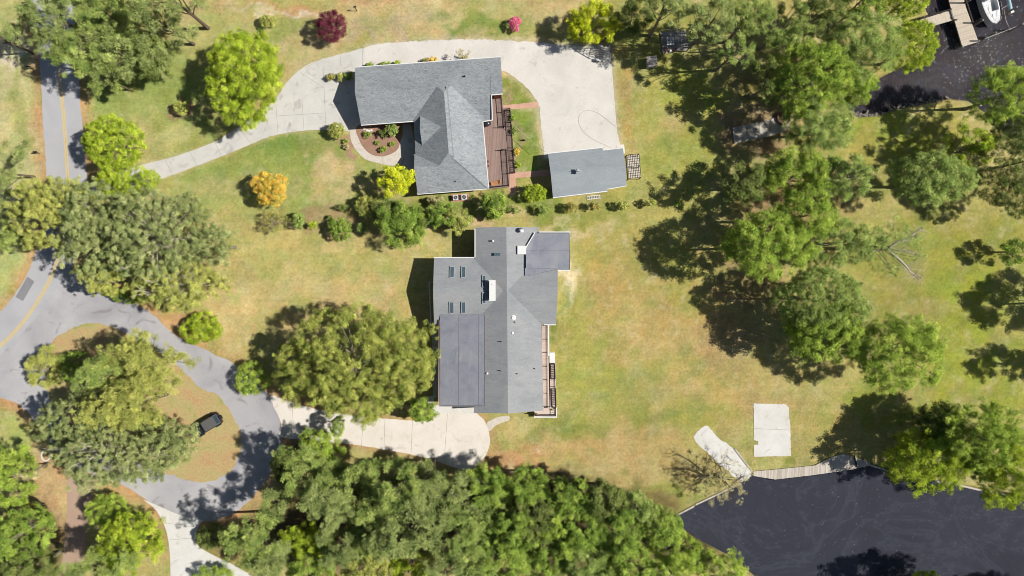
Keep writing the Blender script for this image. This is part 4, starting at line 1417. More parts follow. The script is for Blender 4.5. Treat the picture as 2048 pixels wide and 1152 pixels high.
# lattice arbor at the garage end
c = P(1266, 333, 0)
ar = empty('lattice_arbor', (c.x, c.y, 0), 'low dark lattice arbor over a pale slab against the right end of the garage', 'arbor')
MB().prism(px([(1252, 312), (1277, 309), (1281, 355), (1256, 358)]), 0.0, 0.08).build('slab', STONEP, ar)
mb = MB()
zt = 2.0
T = lambda a, b: P(a, b, zt)
for i in range(8):
    t = i / 7
    mb.bar(T(1254 + 24 * t, 310 - 2.5 * t), T(1258 + 24 * t, 357 - 2.5 * t), 0.075, 0.07)
for i in range(11):
    t = i / 10
    mb.bar(T(1254 + 4 * t, 310 + 47 * t) + Vector((0, 0, .05)), T(1278 + 4 * t, 307.5 + 47 * t) + Vector((0, 0, .05)), 0.075, 0.06)
mb.build('lattice_roof', BLACK, ar)
for a, b in ((1254, 310), (1278, 307.5), (1258, 357), (1282, 354.5), (1280, 331)):
    q = T(a, b)
    MB().box((q.x, q.y, 1.0), (0.1, 0.1, 2.0)).build('post', BLACK, ar)

# ------------------------------------------------------------------ garden pergola and small shed under the upper trees
c = P(1345, 92, 0)
pg = empty('pergola', (c.x, c.y, 0), 'grey lattice roofed pergola with a paved base under the trees right of the gravel yard', 'pergola')
MB().prism(px([(1320, 66), (1372, 62), (1376, 100), (1325, 108)]), 0.0, 0.22).build('base', GREYW, pg)
zt = 2.6
mb = MB()
cn = [(1331, 60), (1378, 56), (1381, 92), (1335, 98)]
for i in range(9):
    t = i / 8
    a, b = P(1331 + 47 * t, 60 - 4 * t, zt), P(1335 + 46 * t, 98 - 6 * t, zt)
    mb.bar(a, b, 0.05, 0.1)
for i in range(8):
    t = i / 7
    a, b = P(1331 + 4 * t, 60 + 38 * t, zt + 0.1), P(1378 + 3 * t, 56 + 36 * t, zt + 0.1)
    mb.bar(a, b, 0.05, 0.08)
mb.build('lattice_roof', GREYW, pg)
for a, b in cn:
    q = P(a, b, zt)
    MB().box((q.x, q.y, 1.3), (0.13, 0.13, 2.6)).build('post', GREYW, pg)
c = P(1340, 84, 0.5)
t1 = empty('garden_table', (c.x, c.y, 0.22), 'slatted white garden table under the lattice pergola', 'table')
mb = MB()
for i in range(5): mb.box((c.x - 0.5 + i * 0.25, c.y, 0.95), (0.19, 1.3, 0.04))
mb.build('table_top', ALU, t1)
for sx_ in (-0.45, 0.45):
    for sy_ in (-0.55, 0.55): MB().box((c.x + sx_, c.y + sy_, 0.575), (0.06, 0.06, 0.71)).build('leg', ALU, t1)
for i, (qx, qy, co_, l_) in enumerate(((1333, 100, (200, 90, 90), 'red'), (1341, 102, (226, 220, 214), 'white'), (1350, 100, (190, 110, 90), 'rust brown'), (1357, 96, (222, 196, 200), 'pale pink'))):
    q = P(qx, qy, 0.4)
    o = MB().lathe((q.x, q.y, 0.22), [(0.13, 0), (0.2, 0.3), (0.23, 0.32), (0.17, 0.28)], 12).build('flower_pot', plain('pot_' + str(i), C(*co_)), None)
    tag(o, l_ + ' flower pot on the lower edge of the pergola base', 'flower pot', 'pots on the pergola base')
c = P(1304, 123, 1.3)
sh = empty('small_shed', (c.x, c.y, 0), 'small square pale grey shed standing in the grass below the pergola', 'shed')
mb = MB().box((c.x, c.y, 0.6), (1.45, 1.45, 1.2), 0.1)
mb.build('wall', SIDING, sh)
mb = MB()
cc = [Vector((x, y, 0)) for x, y in ((-.85, -.85), (.85, -.85), (.85, .85), (-.85, .85))]
R_ = Matrix.Rotation(0.1, 3, 'Z')
pts = [R_ @ v + Vector((c.x, c.y, 0)) for v in cc]
roof_solid(mb, [(p.x, p.y) for p in pts], [(0.05, 0.12, 1.35 - 0.05 * c.x - 0.12 * c.y)], 0.08)
mb.build('roof', [GREYW, GREYW], sh)
q = R_ @ Vector((0, -0.74, 0))
MB().box((c.x + q.x, c.y + q.y, 0.55), (0.7, 0.05, 1.0), 0.1).build('door', GREYW, sh)

# old plank landing between the trees
c = P(1505, 265, 0)
pl_ = empty('plank_landing', (c.x, c.y, 0), 'weathered pale grey plank landing half hidden under trees left of the creek', 'platform')
MB().prism(px([(1464, 256), (1540, 240), (1562, 228), (1580, 240), (1572, 262), (1528, 276), (1468, 288)]), 0.15, 0.3).build('boards', OLDW, pl_)
MB().prism(px([(1468, 260), (1568, 236), (1568, 258), (1470, 284)]), 0.0, 0.149).build('frame', GREYW, pl_)
c = P(1568, 236, 0.7)
tb = empty('round_tub', (c.x, c.y, 0), 'round dark brown tub under the tree at the end of the plank landing', 'tub')
MB().lathe((c.x, c.y, 0), [(1.1, 0), (1.15, 0.3), (1.15, 0.75), (1.0, 0.8), (1.0, 0.6)], 24).build('shell', plain('brown_tub', C(110, 74, 62)), tb)
MB().lathe((c.x, c.y, 0.55), [(1.0, 0), (1.0, 0.1)], 24).build('cover', plain('brown_cover', C(124, 86, 76)), tb)

# ------------------------------------------------------------------ air conditioners
c = P(919, 397, 0)
o = MB().prism(px([(901, 389), (937, 387), (938, 402), (902, 404)]), 0.0, 0.1).build('equipment_pad', plain('pad_brick', C(206, 150, 130)), None)
tag(o, 'pinkish pad under the two air conditioners below the brick house', 'pad')
for i, (qx, qy) in enumerate(((911, 395), (928, 394))):
    q = P(qx, qy, 0.9)
    a_ = empty('air_conditioner', (q.x, q.y, 0.1), ('left' if i == 0 else 'right') + ' of two white air conditioner units below the brick house', 'air conditioner', 'air conditioners beside the brick house')
    MB().box((q.x, q.y, 0.5), (0.85, 0.85, 0.8), 0.07).build('cabinet', ALU, a_)
    MB().lathe((q.x, q.y, 0.9), [(0.33, 0.0), (0.33, 0.012)], 20).build('fan_grille', BLACK, a_)
    mb = MB()
    for k in range(3):
        t = k * 1.05 + 0.3
        mb.bar((q.x - 0.32 * math.cos(t), q.y - 0.32 * math.sin(t), 0.925), (q.x + 0.32 * math.cos(t), q.y + 0.32 * math.sin(t), 0.925 + k * 0.003), 0.05, 0.01)
    mb.lathe((q.x, q.y, 0.93), [(0.1, 0), (0.08, 0.03)], 10)
    mb.build('fan_guard', METAL, a_)

# ladder on the grass behind the garage
a, b = P(1174, 396, .1), P(1201, 393, .1)
la = empty('ladder', (a.x, a.y, 0), 'white ladder lying on the grass below the garage', 'ladder')
mb = MB()
n_ = Vector((-(b - a).y, (b - a).x, 0)).normalized() * 0.25
for s_ in (-1, 1): mb.bar(a + n_ * s_, b + n_ * s_, 0.1, 0.09)
mb.build('rails', WHITE, la)
mb = MB()
for i in range(8):
    t = (i + .5) / 8
    q = a.lerp(b, t)
    mb.bar(q - n_ * 0.9, q + n_ * 0.9, 0.09, 0.05)
mb.build('rungs', ALU, la)


# ------------------------------------------------------------------ boat trailer
def trailer():
    A_ = P(1157, 98, 0.6)          # tongue
    B_ = P(1206, 108, 0.6)
    d = (B_ - A_).normalized()
    n = Vector((-d.y, d.x, 0))
    c = A_
    e_ = empty('boat_trailer', (c.x, c.y, 0), 'empty galvanised boat trailer at the upper right corner of the gravel yard', 'boat trailer')
    L = 4.9
    Q = lambda l, w_, z: (A_.x + d.x * l + n.x * w_, A_.y + d.y * l + n.y * w_, z)
    mb = MB()
    for s_ in (-1, 1):
        mb.bar(Q(0, 0.04 * s_, .55), Q(2.6, 0.92 * s_, .55), 0.1, 0.12)
        mb.bar(Q(2.6, 0.92 * s_, .55), Q(L, 0.95 * s_, .55), 0.1, 0.12)
    for l, w_ in ((1.4, .46), (2.4, .84), (3.5, .93), (4.7, .95)): mb.bar(Q(l, -w_, .5), Q(l, w_, .5), 0.08, 0.08)
    mb.build('frame', METAL, e_)
    for w_ in (-.35, -.12, .12, .35):
        MB().bar(Q(2.0, w_, .68), Q(4.6, w_ * 1.5, .68), 0.08, 0.08).build('bunk', GREYW, e_)
    for s_ in (-1, 1):
        mb = MB()
        for k in range(7):
            t = math.pi * (k + .5) / 7
            mb.box(Q(3.5 + 0.48 * math.cos(t), 1.17 * s_, 0.36 + 0.46 * math.sin(t)), (0.24, 0.3, 0.03), M=Matrix.Rotation(math.atan2(d.y, d.x), 3, 'Z') @ Matrix.Rotation(math.pi / 2 - t, 3, 'Y'))
        mb.build('fender', ALU, e_)
        wh = MB().tube(Q(3.5, 1.05 * s_, .34), Q(3.5, 1.28 * s_, .34), 0.34, 0.34, 18).build('wheel', RUBBER, e_)
        MB().tube(Q(3.5, 1.04 * s_, .34), Q(3.5, 1.29 * s_, .34), 0.18, 0.18, 12).build('rim', ALU, wh)
        MB().bar(Q(4.8, 1.0 * s_, .5), Q(4.95, 1.25 * s_, 1.7), 0.06, 0.06).build('guide_post', WHITE, e_)
    mb = MB().bar(Q(0.9, 0, .5), Q(0.8, 0, 1.3), 0.09, 0.09)
    mb.box(Q(0.8, 0, 1.35), (0.25, 0.2, 0.2))
    mb.build('winch_post', METAL, e_)
    MB().tube(Q(0.15, 0.12, 0.0), Q(0.15, 0.12, .75), 0.035, 0.035, 8).build('jack', METAL, e_)


trailer()


# ------------------------------------------------------------------ dark off-road vehicle on the straw
def car():
    c = P(419, 848, 0)
    sc_ = 1.16
    ang = math.radians(180 + 31)            # nose points down and left
    e_ = empty('off_road_car', (c.x, c.y, 0), 'black off road car with grey soft top parked on the pine straw island', 'car')
    R_ = Matrix.Rotation(ang, 3, 'Z')
    def W(x, y, z): v = R_ @ Vector((x * sc_, y * sc_, z * 1.05)); return (c.x + v.x, c.y + v.y, z * 1.05)
    def loft(secs, mi=0):
        mb = MB()
        vs = []
        for x, hw, z0, z1, tp in secs:
            vs += [W(x, -hw, z0), W(x, hw, z0), W(x, hw, z1 - 0.1), W(x, hw * tp, z1), W(x, -hw * tp, z1), W(x, -hw, z1 - 0.1)]
        n = len(secs)
        fs = []
        for i in range(n - 1):
            for k in range(6): fs.append((i * 6 + k, (i + 1) * 6 + k, (i + 1) * 6 + (k + 1) % 6, i * 6 + (k + 1) % 6))
        fs.append((5, 4, 3, 2, 1, 0)); fs.append(tuple(range((n - 1) * 6, n * 6)))
        return mb.add(vs, fs, mi)
    loft([(-2.15, .78, .5, .98, .95), (-1.9, .82, .42, 1.02, .95), (0.7, .82, .42, 1.04, .95), (0.95, .76, .45, 1.1, .92), (1.9, .66, .5, 1.04, .85), (2.1, .6, .6, .95, .8)]).build('body', CARP, e_)
    loft([(-1.95, .72, 1.0, 1.02 + 0.12, .9), (-1.6, .74, 1.0, 1.78, .86), (0.15, .74, 1.0, 1.82, .86), (0.3, .73, 1.0, 1.78, .86)]).build('soft_top', CANVAS, e_)
    mb = MB().add([W(0.34, -.68, 1.76), W(0.34, .68, 1.76), W(0.82, .7, 1.12), W(0.82, -.7, 1.12)], [(0, 3, 2, 1)])
    mb.add([W(0.30, -.68, 1.74), W(0.30, .68, 1.74), W(0.78, .7, 1.10), W(0.78, -.7, 1.10)], [(0, 1, 2, 3)])
    ws = mb.build('windscreen', GLASS, e_)
    mb = MB()
    for a, b in (((0.33, -.72, 1.8), (0.33, .72, 1.8)), ((0.33, -.72, 1.8), (.85, -.74, 1.1)), ((0.33, .72, 1.8), (.85, .74, 1.1)), ((.85, -.74, 1.1), (.85, .74, 1.1))): mb.bar(W(*a), W(*b), .07, .06)
    mb.build('windscreen_frame', CARP, ws)
    mb = MB().add([W(-1.64, -.6, 1.74), W(-1.64, .6, 1.74), W(-1.94, .62, 1.16), W(-1.94, -.62, 1.16)], [(0, 1, 2, 3)])
    mb.v = [(x, y, z + .03) for x, y, z in mb.v]
    mb.build('rear_window', GLASS, e_)
    for x in (-1.35, 1.4):
        for s_ in (-1, 1):
            MB().box(W(x, .86 * s_, .88), (.95, .28, .1), ang).build('fender', CARP, e_)
            wh = MB().tube(W(x, .66 * s_, .38), W(x, .93 * s_, .38), .38, .38, 18).build('wheel', RUBBER, e_)
            MB().tube(W(x, .65 * s_, .38), W(x, .94 * s_, .38), .2, .2, 12).build('rim', METAL, wh)
    MB().tube(W(-2.16, 0, .95), W(-2.4, 0, .95), .36, .36, 18).build('spare_wheel', RUBBER, e_)
    for s_ in (-1, 1):
        MB().box(W(-2.18, .68 * s_, .85), (.08, .16, .24), ang).build('tail_light', REDL, e_)
        MB().tube(W(2.05, .42 * s_, .82), W(2.14, .42 * s_, .82), .11, .11, 12).build('headlight', WHITE, e_)
        MB().box(W(.75, .92 * s_, 1.2), (.1, .2, .16), ang).build('mirror', CARP, e_)
    MB().box(W(2.25, 0, .55), (.14, 1.5, .2), ang).build('bumper', BLACK, e_)


car()

# ------------------------------------------------------------------ small street things
for qx, qy, lb in ((48, 6, 'black mailbox on the left verge at the very top of the road'), (56, 133, 'black mailbox on the left verge by the shadow of the roadside pine'), (70, 304, 'black mailbox on the open left verge halfway down the road')):
    q = P(qx, qy, 1.1)
    m_ = empty('mailbox', (q.x, q.y, 0), lb, 'mailbox', 'mailboxes along the road')
    MB().box((q.x, q.y, .5), (.1, .1, 1.0)).build('post', DARKW, m_)
    mb = MB()
    n = 8
    vs = []
    for sx_ in (-.3, .3):
        vs += [(q.x + sx_, q.y - .13, 1.0), (q.x + sx_, q.y + .13, 1.0)] + [(q.x + sx_, q.y + .13 * math.cos(t), 1.15 + .12 * math.sin(t)) for t in [math.pi * k / 6 for k in range(7)]]
    mb.add(vs, [tuple(range(9)), tuple(range(9, 18))[::-1]] + [(i, i + 9, (i + 1) % 9 + 9, (i + 1) % 9) for i in range(9)])
    mb.build('box', BLACK, m_)
q = P(714, 22, 0)
sp = empty('sign_post', (q.x, q.y, 0), 'dark post with a small board near the top edge above the purple tree', 'sign post')
MB().box((q.x, q.y, .8), (.1, .1, 1.6)).build('post', BLACK, sp)
MB().box((q.x - .05, q.y + .1, 1.45), (.5, .08, .35), 0.3).build('board', BLACK, sp)

mb = MB()
rr = random.Random(8)
c = P(92, 911, 0)
for k in range(16):
    t = 2 * math.pi * k / 16
    a = Vector((c.x + .72 * math.cos(t), c.y + .85 * math.sin(t), .07))
    mb.box(a, (.3, .2, .14), t + math.pi / 2 + rr.uniform(-.2, .2))
o = mb.build('stone_ring', WSTONE, None)
tag(o, 'small ring of white edging stones on the grass at the lower left', 'stone ring')
for i, (qx, qy) in enumerate(((729, 258), (734, 261), (738.5, 262), (743, 261))):
    q = P(qx, qy, 0)
    o = MB().prism(smooth_closed([(q.x - .17, q.y - .12), (q.x + .14, q.y - .18), (q.x + .18, q.y + .15), (q.x - .12, q.y + .2)], 3), .05, .12).build('stepping_stone', WSTONE, None)
    tag(o, 'cream stepping stone, %s from the left atop the garden bed' % ('first', 'second', 'third', 'fourth')[i], 'stepping stone', 'stepping stones in the garden bed')

pts = [Vector((*P(a, b, 0).xy, .035)) for a, b in ((1230, 253), (1212, 238), (1195, 226), (1178, 221), (1164, 225), (1157, 238), (1160, 252), (1170, 267), (1190, 281), (1210, 290), (1222, 296))]
o = MB().path(smooth_open(pts, 6), .022, 5).build('garden_hose', plain('grey_hose', C(178, 173, 165)), None)
tag(o, 'thin grey hose looped across the pale gravel above the garage', 'hose')
pts = [P(1024, 247, 2.6), P(1046, 267, 2.4), P(1068, 286, 2.4), P(1091, 304, 2.6)]
o = MB().path(smooth_open(pts, 5), .03, 5).build('overhead_cable', CABLE, None)
tag(o, 'pale overhead cable running from the deck railing to the garage corner', 'cable')
q = P(1024, 247, 2.6)
o = MB().tube((q.x, q.y, 0), (q.x, q.y, 2.65), .06, .05, 8).build('cable_post', GREYW, None)
tag(o, 'short post beside the deck railing holding the pale cable', 'post')
q = P(1043, 281, 0)
o = MB().box((q.x + .4, q.y, .35), (.5, .12, .5), -.3).box((q.x + .4, q.y, .1), (.08, .08, .25)).build('garden_sign', BLACK, None)
tag(o, 'small dark garden sign on the narrow lawn right of the brown deck', 'garden sign')

# ------------------------------------------------------------------ sea walls and board walk
def seawall(pts, label, wd=.3, top=.12, mat=None):
    c = P(*pts[0], 0)
    e_ = empty('sea_wall', (c.x, c.y, 0), label, 'sea wall', 'sea walls along the lower basin')
    mb = MB()
    cp = MB()
    w_ = [P(a, b, 0) for a, b in pts]
    for a, b in zip(w_[:-1], w_[1:]):
        mb.bar((a.x, a.y, -1.25), (b.x, b.y, -1.25), .14, 2.6)
        cp.bar((a.x, a.y, top), (b.x, b.y, top), wd, .07)
        m = max(1, int((b - a).length / 1.8))
        for i in range(m):
            q = a.lerp(b, (i + .5) / m)
            mb.box((q.x, q.y, -1.2), (.24, .24, 2.5))
    mb.build('sheeting', GREYW, e_)
    cp.build('cap', mat or OLDW, e_)


seawall([(1350, 1032), (1388, 1012)], 'short lower left piece of the sea wall near the woods', .28)
seawall([(1391, 1009), (1440, 986), (1478, 966)], 'sea wall piece left of the boat ramp under the bare tree', .28)
seawall([(1469, 897), (1485, 918), (1507, 946)], 'sea wall slanting down along the right side of the boat ramp', .25)
seawall([(1740, 930), (1790, 946)], 'sea wall piece just right of the board walk', .3)
seawall([(1792, 947), (1850, 960), (1905, 967), (1960, 980), (2060, 998)], 'long sea wall along the basin under the lime green trees', .3)
c = P(1620, 940, 0)
bw = empty('board_walk', (c.x, c.y, 0), 'weathered pale board walk along the edge of the lower basin', 'board walk')
MB().prism(px([(1507, 943), (1560, 938), (1630, 931), (1660, 916), (1685, 908), (1700, 911), (1740, 925), (1741, 931), (1700, 940), (1620, 951), (1550, 959), (1508, 952)], .2), .1, .2).build('boards', OLDW, bw)
mb = MB()
for qx, qy in ((1548, 960), (1580, 957), (1608, 954), (1636, 950), (1668, 945), (1714, 938)):
    q = P(qx, qy, 0)
    MB().tube((q.x, q.y, -2.5), (q.x, q.y, .3), .12, .12, 10).build('piling', DARKW, bw)
MB().bar(P(1509, 953, 0), P(1741, 932, 0), .12, .3).build('fascia_board', GREYW, bw) if False else None
q0, q1 = P(1708, 911, .32), P(1714, 934, .32)
MB().bar(q0, q1, .16, .2).build('cross_beam', DARKW, bw)

# rocks along the creek bank
mb = MB()
rr = random.Random(5)
line = smooth_open([Vector(P(a, b, 0).xy) for a, b in ((1690, 222), (1716, 233), (1745, 232), (1775, 226), (1800, 216), (1840, 208), (1895, 199))], 10)
for i in range(330):
    k = rr.random() ** 1.2 * (len(line) - 1)
    p_ = line[int(k)]
    x, y = p_.x + rr.gauss(0, .28), p_.y + rr.gauss(0, .34)
    s_ = rr.uniform(.09, .24)
    vs = []
    for dx, dy, dz_ in ((-1, -1, -1), (1, -1, -1), (1, 1, -1), (-1, 1, -1), (-.6, -.7, .6), (.7, -.5, .7), (.5, .7, .6), (-.7, .5, .5)):
        vs.append((x + dx * s_ * rr.uniform(.7, 1.2), y + dy * s_ * rr.uniform(.7, 1.2), -0.22 + dz_ * s_))
    mb.add(vs, [(0, 3, 2, 1), (4, 5, 6, 7), (0, 1, 5, 4), (1, 2, 6, 5), (2, 3, 7, 6), (3, 0, 4, 7)])
o = mb.build('riprap', STONE, None)
tag(o, 'broken dark rocks lining the lower bank of the creek', 'rocks', kind='stuff')

# ------------------------------------------------------------------ dock, boat and piles on the creek
dk_z = 0.6
c = P(1925, 60, dk_z)
dock = empty('dock', (c.x, c.y, 0), 'pale plank dock with a gangway reaching into the creek at the upper right', 'dock')
MB().prism(px([(1836, 41), (1902, 20), (1911, 38), (1864, 53), (1845, 57)], dk_z), dk_z - .12, dk_z).build('gangway', DOCKB, dock)
plat = MB().prism(px([(1890, -30), (1921, -30), (1932, 15), (1957, 83), (1924, 93), (1903, 21)], dk_z), dk_z - .14, dk_z + .002).build('platform', DOCKB2, dock)
mb = MB()
for a, b in (((1903, 21), (1924.5, 93)), ((1924.5, 93), (1957, 83)), ((1845, 57), (1911, 38.5))): mb.bar(P(*a, dk_z - .06), P(*b, dk_z - .06), .12, .2)
mb.build('edge_board', OLDW, dock)
mb = MB()
mb.bar(P(1840, 36, dk_z + .9), P(1903, 18, dk_z + .9), .2, .1)
for t in (0, .25, .5, .75, 1):
    q = P(1840 + 63 * t, 36 - 18 * t, dk_z + .9)
    mb.box((q.x, q.y, dk_z + .35), (.12, .12, 1.1))
mb.build('handrail', DARKW, dock)
MB().bar(P(1932, 0, dk_z + 1.9), P(1946, 45, dk_z + 1.9), .22, .18).build('lift_beam', DARKW, dock)
for qx, qy, hh in ((1927, 6, 3.0), (1931, 6, 1.9), (1947, 46, 2.4), (1958, 82, 2.2), (1923, 93, .9), (1866, 54, .8), (1904, 36, .9), (1912, 40, .9), (1842, 38, 1.6)):
    q = P(qx, qy, .6)
    MB().tube((q.x, q.y, -2.6), (q.x, q.y, hh), .14, .12, 10).build('piling', DARKW if hh > 2 else PILE, dock)
for qx, qy, hh, lb in ((1992, 65, 1.7, 'short mooring pile in the creek below the boat'), (2046, 48, 2.2, 'mooring pile at the right edge of the picture near the boat'), (2034, 14, 2.4, 'pale topped mooring pile beside the boat lift tube'), (1966, 40, 1.8, 'mooring pile between the dock and the bow of the boat')):
    q = P(qx, qy, hh)
    e_ = empty('mooring_pile', (q.x, q.y, -.7), lb, 'mooring pile', 'mooring piles in the creek')
    MB().tube((q.x, q.y, -2.6), (q.x, q.y, hh), .17, .15, 10).build('shaft', PILE, e_)
    MB().lathe((q.x, q.y, hh), [(.17, 0), (.17, .03), (.03, .16)], 10).build('cap', METAL, e_)
for (a, b, z0, z1, lb) in (((1957, 82), (2046, 48), 1.2, 1.6, 'pale mooring line from the dock corner to the pile at the right edge'), ((2008, 18), (2021, 60), 1.0, .9, 'thin mooring line hanging off the side of the white boat')):
    pa, pb = P(*a, z0), P(*b, z1)
    m_ = (pa + pb) / 2 - Vector((0, 0, .3))
    o = MB().path(smooth_open([pa, m_, pb], 6), .03, 5).build('mooring_line', WSTONE, None)
    tag(o, lb, 'rope', 'mooring lines')


def boat():
    bow = P(1994, 47, 1.2)
    st = P(1968, -52, 1.2)
    L = (bow - st).length
    d = (bow - st).normalized()
    n = Vector((-d.y, d.x, 0))
    e_ = empty('motor_boat', ((bow.x + st.x) / 2, (bow.y + st.y) / 2, -.7), 'white motor boat with open cockpit moored beside the dock', 'boat')
    hw = 1.35
    f = lambda t: hw * (1.0 if t < .5 else math.sqrt(max(0, 1 - ((t - .5) / .5) ** 2.3)))
    Q = lambda l, w_, z: (st.x + d.x * l + n.x * w_, st.y + d.y * l + n.y * w_, z)
    ts = [i / 20 for i in range(21)]
    mb = MB()
    vs = []
    for t in ts:
        w_ = max(f(t), .02)
        sh_ = .75 + .35 * t
        vs += [Q(t * L, 0, -.95 + .5 * max(0, t - .7)), Q(t * L * .985, w_ * .78, -.55), Q(t * L, w_, sh_), Q(t * L - .02, max(w_ - .16, .005), sh_ + .03), Q(t * L * .98, max(w_ - .2, .004), .3),
               Q(t * L * .98, -max(w_ - .2, .004), .3), Q(t * L - .02, -max(w_ - .16, .005), sh_ + .03), Q(t * L, -w_, sh_), Q(t * L * .985, -w_ * .78, -.55)]
    fs = []
    for i in range(20):
        for k in range(9): fs.append((i * 9 + k, i * 9 + (k + 1) % 9, (i + 1) * 9 + (k + 1) % 9, (i + 1) * 9 + k))
    fs.append(tuple(range(9))[::-1])
    mb.add(vs, fs)
    mb.build('hull', GEL, e_, False)
    # raised foredeck with a hatch
    mb = MB()
    tt = [t for t in ts if t >= .72]
    vs = [Q(t * L * .985, f(t) * .86, .98 + .1 * t) for t in tt] + [Q(t * L * .985, -f(t) * .86, .98 + .1 * t) for t in tt]
    m = len(tt)
    mb.add(vs, [(i, i + 1, m + i + 1, m + i) for i in range(m - 1)])
    fd = mb.build('foredeck', GEL, e_)
    MB().box(Q(.83 * L, 0, 1.1), (.5, .5, .06), math.atan2(d.y, d.x)).build('hatch', METAL, fd)
    rz = math.atan2(d.y, d.x)
    mb = MB().box(Q(.46 * L, 0, .8), (.9, .9, 1.0), rz)
    co = mb.build('console', GEL, e_)
    MB().box(Q(.52 * L, 0, 1.45), (.06, .85, .4), rz).build('windscreen', GLASS, co)
    MB().box(Q(.36 * L, 0, .6), (.6, 1.0, .5), rz).box(Q(.33 * L, 0, 1.0), (.12, 1.0, .5), rz).build('seat', METAL, e_)
    mb = MB()
    for s_ in (-1, 1):
        for l in (.40, .53): mb.tube(Q(l * L, .55 * s_, .4), Q(l * L, .5 * s_, 2.4), .03, .03, 6)
        mb.bar(Q(.38 * L, .55 * s_, 2.4), Q(.55 * L, .55 * s_, 2.4), .05, .05)
    mb.build('top_frame', WHITE, e_)
    MB().box(Q(.465 * L, 0, 2.45), (1.6, 1.5, .05), rz).build('canopy', TEALH, e_)
    mb = MB()
    for s_ in (-1, 1):
        pr = [Q(t * L * .99, s_ * max(f(t) - .1, .0), 1.55 + .1 * t) for t in (.62, .7, .78, .86, .93, .99)]
        mb.path(pr, .022, 5)
        for q in pr[:-1]: mb.tube(q, (q[0], q[1], .95), .016, .016, 4)
    mb.build('bow_rail', METAL, e_)
    mb = MB().box(Q(-.35, 0, .4), (.55, .45, .9), rz)
    mb.tube(Q(-.35, 0, -.1), Q(-.4, 0, -1.1), .1, .07, 8)
    mb.build('outboard_motor', BLACK, e_)
    MB().path([Q(t * L, f(t) + .01, .5 + .35 * t) for t in ts[:-1]], .035, 5).build('rub_rail', TEALH, e_)


boat()
c = P(2017, 5, .5)
lf = empty('boat_lift', (c.x, c.y, -.7), 'pale blue boat lift tube standing in the water right of the white boat', 'boat lift')
MB().tube(P(2008, -40, .4), P(2022, 23, .4), .3, .3, 14).build('float_tube', plain('lift_blue', C(168, 200, 210), .35), lf)
q = P(2024, 24, .5)
MB().box((q.x, q.y, .3), (.55, .3, .7), .3).build('end_bracket', WHITE, lf)
MB().bar(P(2003, 18, 1.0), P(2018, 9, .8), .05, .05).build('arm', METAL, lf)

# white flecks on the creek standing in for sun glints on the ripples
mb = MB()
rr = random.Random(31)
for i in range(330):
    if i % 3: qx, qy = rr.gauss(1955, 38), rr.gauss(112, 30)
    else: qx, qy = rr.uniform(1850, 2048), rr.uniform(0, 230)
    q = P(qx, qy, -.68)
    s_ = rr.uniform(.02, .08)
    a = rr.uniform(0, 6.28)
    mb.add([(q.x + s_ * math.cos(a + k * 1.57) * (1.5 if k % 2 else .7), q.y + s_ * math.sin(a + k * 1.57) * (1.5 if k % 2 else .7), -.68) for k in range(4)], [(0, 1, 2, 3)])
o = mb.build('glint_flecks', WHITE, None)
tag(o, 'white flecks imitating sun glints, scattered over the creek below the boat', 'glint flecks', kind='stuff')

# floating leaves and foam flecks on the basin
mb = MB()
rr = random.Random(77)
for i in range(300):
    qx, qy = rr.uniform(1380, 2060), rr.uniform(955, 1152)
    q = P(qx, qy, -.69)
    if qy < 962 + (qx - 1740) * .2 and qx > 1740: continue
    s_ = rr.uniform(.015, .05)
    a = rr.uniform(0, 6.28)
    mb.add([(q.x + s_ * math.cos(a + k * 1.57) * (1.4 if k % 2 else .8), q.y + s_ * math.sin(a + k * 1.57) * (1.4 if k % 2 else .8), -.69) for k in range(4)], [(0, 1, 2, 3)])
o = mb.build('floating_leaves', plain('floating_debris', C(190, 180, 160)), None)
tag(o, 'scattered tiny leaves and foam flecks floating on the dark basin', 'floating debris', kind='stuff')

# ------------------------------------------------------------------ trees and shrubs
T_ = tree
G1_ = 'pines at the top left corner'
T_('pine_tree', 130, 45, 78, 64, 12, 'pine', 'pinegrey', 'pine overhanging the road at the top left, farthest left of the corner pines', group=G1_)
T_('pine_tree', 228, 32, 76, 60, 12, 'pine', 'pine', 'pine at the top edge right of the one over the road', group=G1_)
T_('pine_tree', 322, -22, 72, 62, 18, 'pine', 'pinegrey', 'tall pine at the top edge whose bare trunk stands out against the lawn', group=G1_, trunk=.3, cov=.8)
T_('pine_tree', 178, 105, 72, 60, 10.5, 'pine', 'pine', 'pine crown just right of the road below the top edge', group=G1_)
T_('pine_tree', 252, 108, 70, 58, 10.5, 'pine', 'pinegrey', 'middle pine crown of the top left group', group=G1_)
T_('leafy_tree', 308, 112, 46, 52, 8, 'broad', 'deep', 'dark green leafy tree at the right edge of the top left pines', group=G1_)
T_('pine_tree', 222, 162, 40, 26, 8, 'pine', 'pine', 'lowest small pine crown of the top left group', group=G1_)
T_('pine_tree', 335, 50, 50, 42, 11, 'pine', 'pinegrey', 'thin pine crown left of the leaning bare trunk', group=G1_, cov=.6)
T_('maple_tree', 494, 158, 84, 94, 10, 'broad', 'lime', 'large bright yellow green tree above the curved driveway', cov=1.2)
T_('maple_tree', 226, 285, 62, 54, 8.5, 'fine', 'lime', 'round bright yellow green tree right of the road above the driveway mouth')
T_('maple_tree', 255, 362, 66, 34, 8, 'fine', 'lime', 'yellow green tree over the driveway mouth, below the round one')
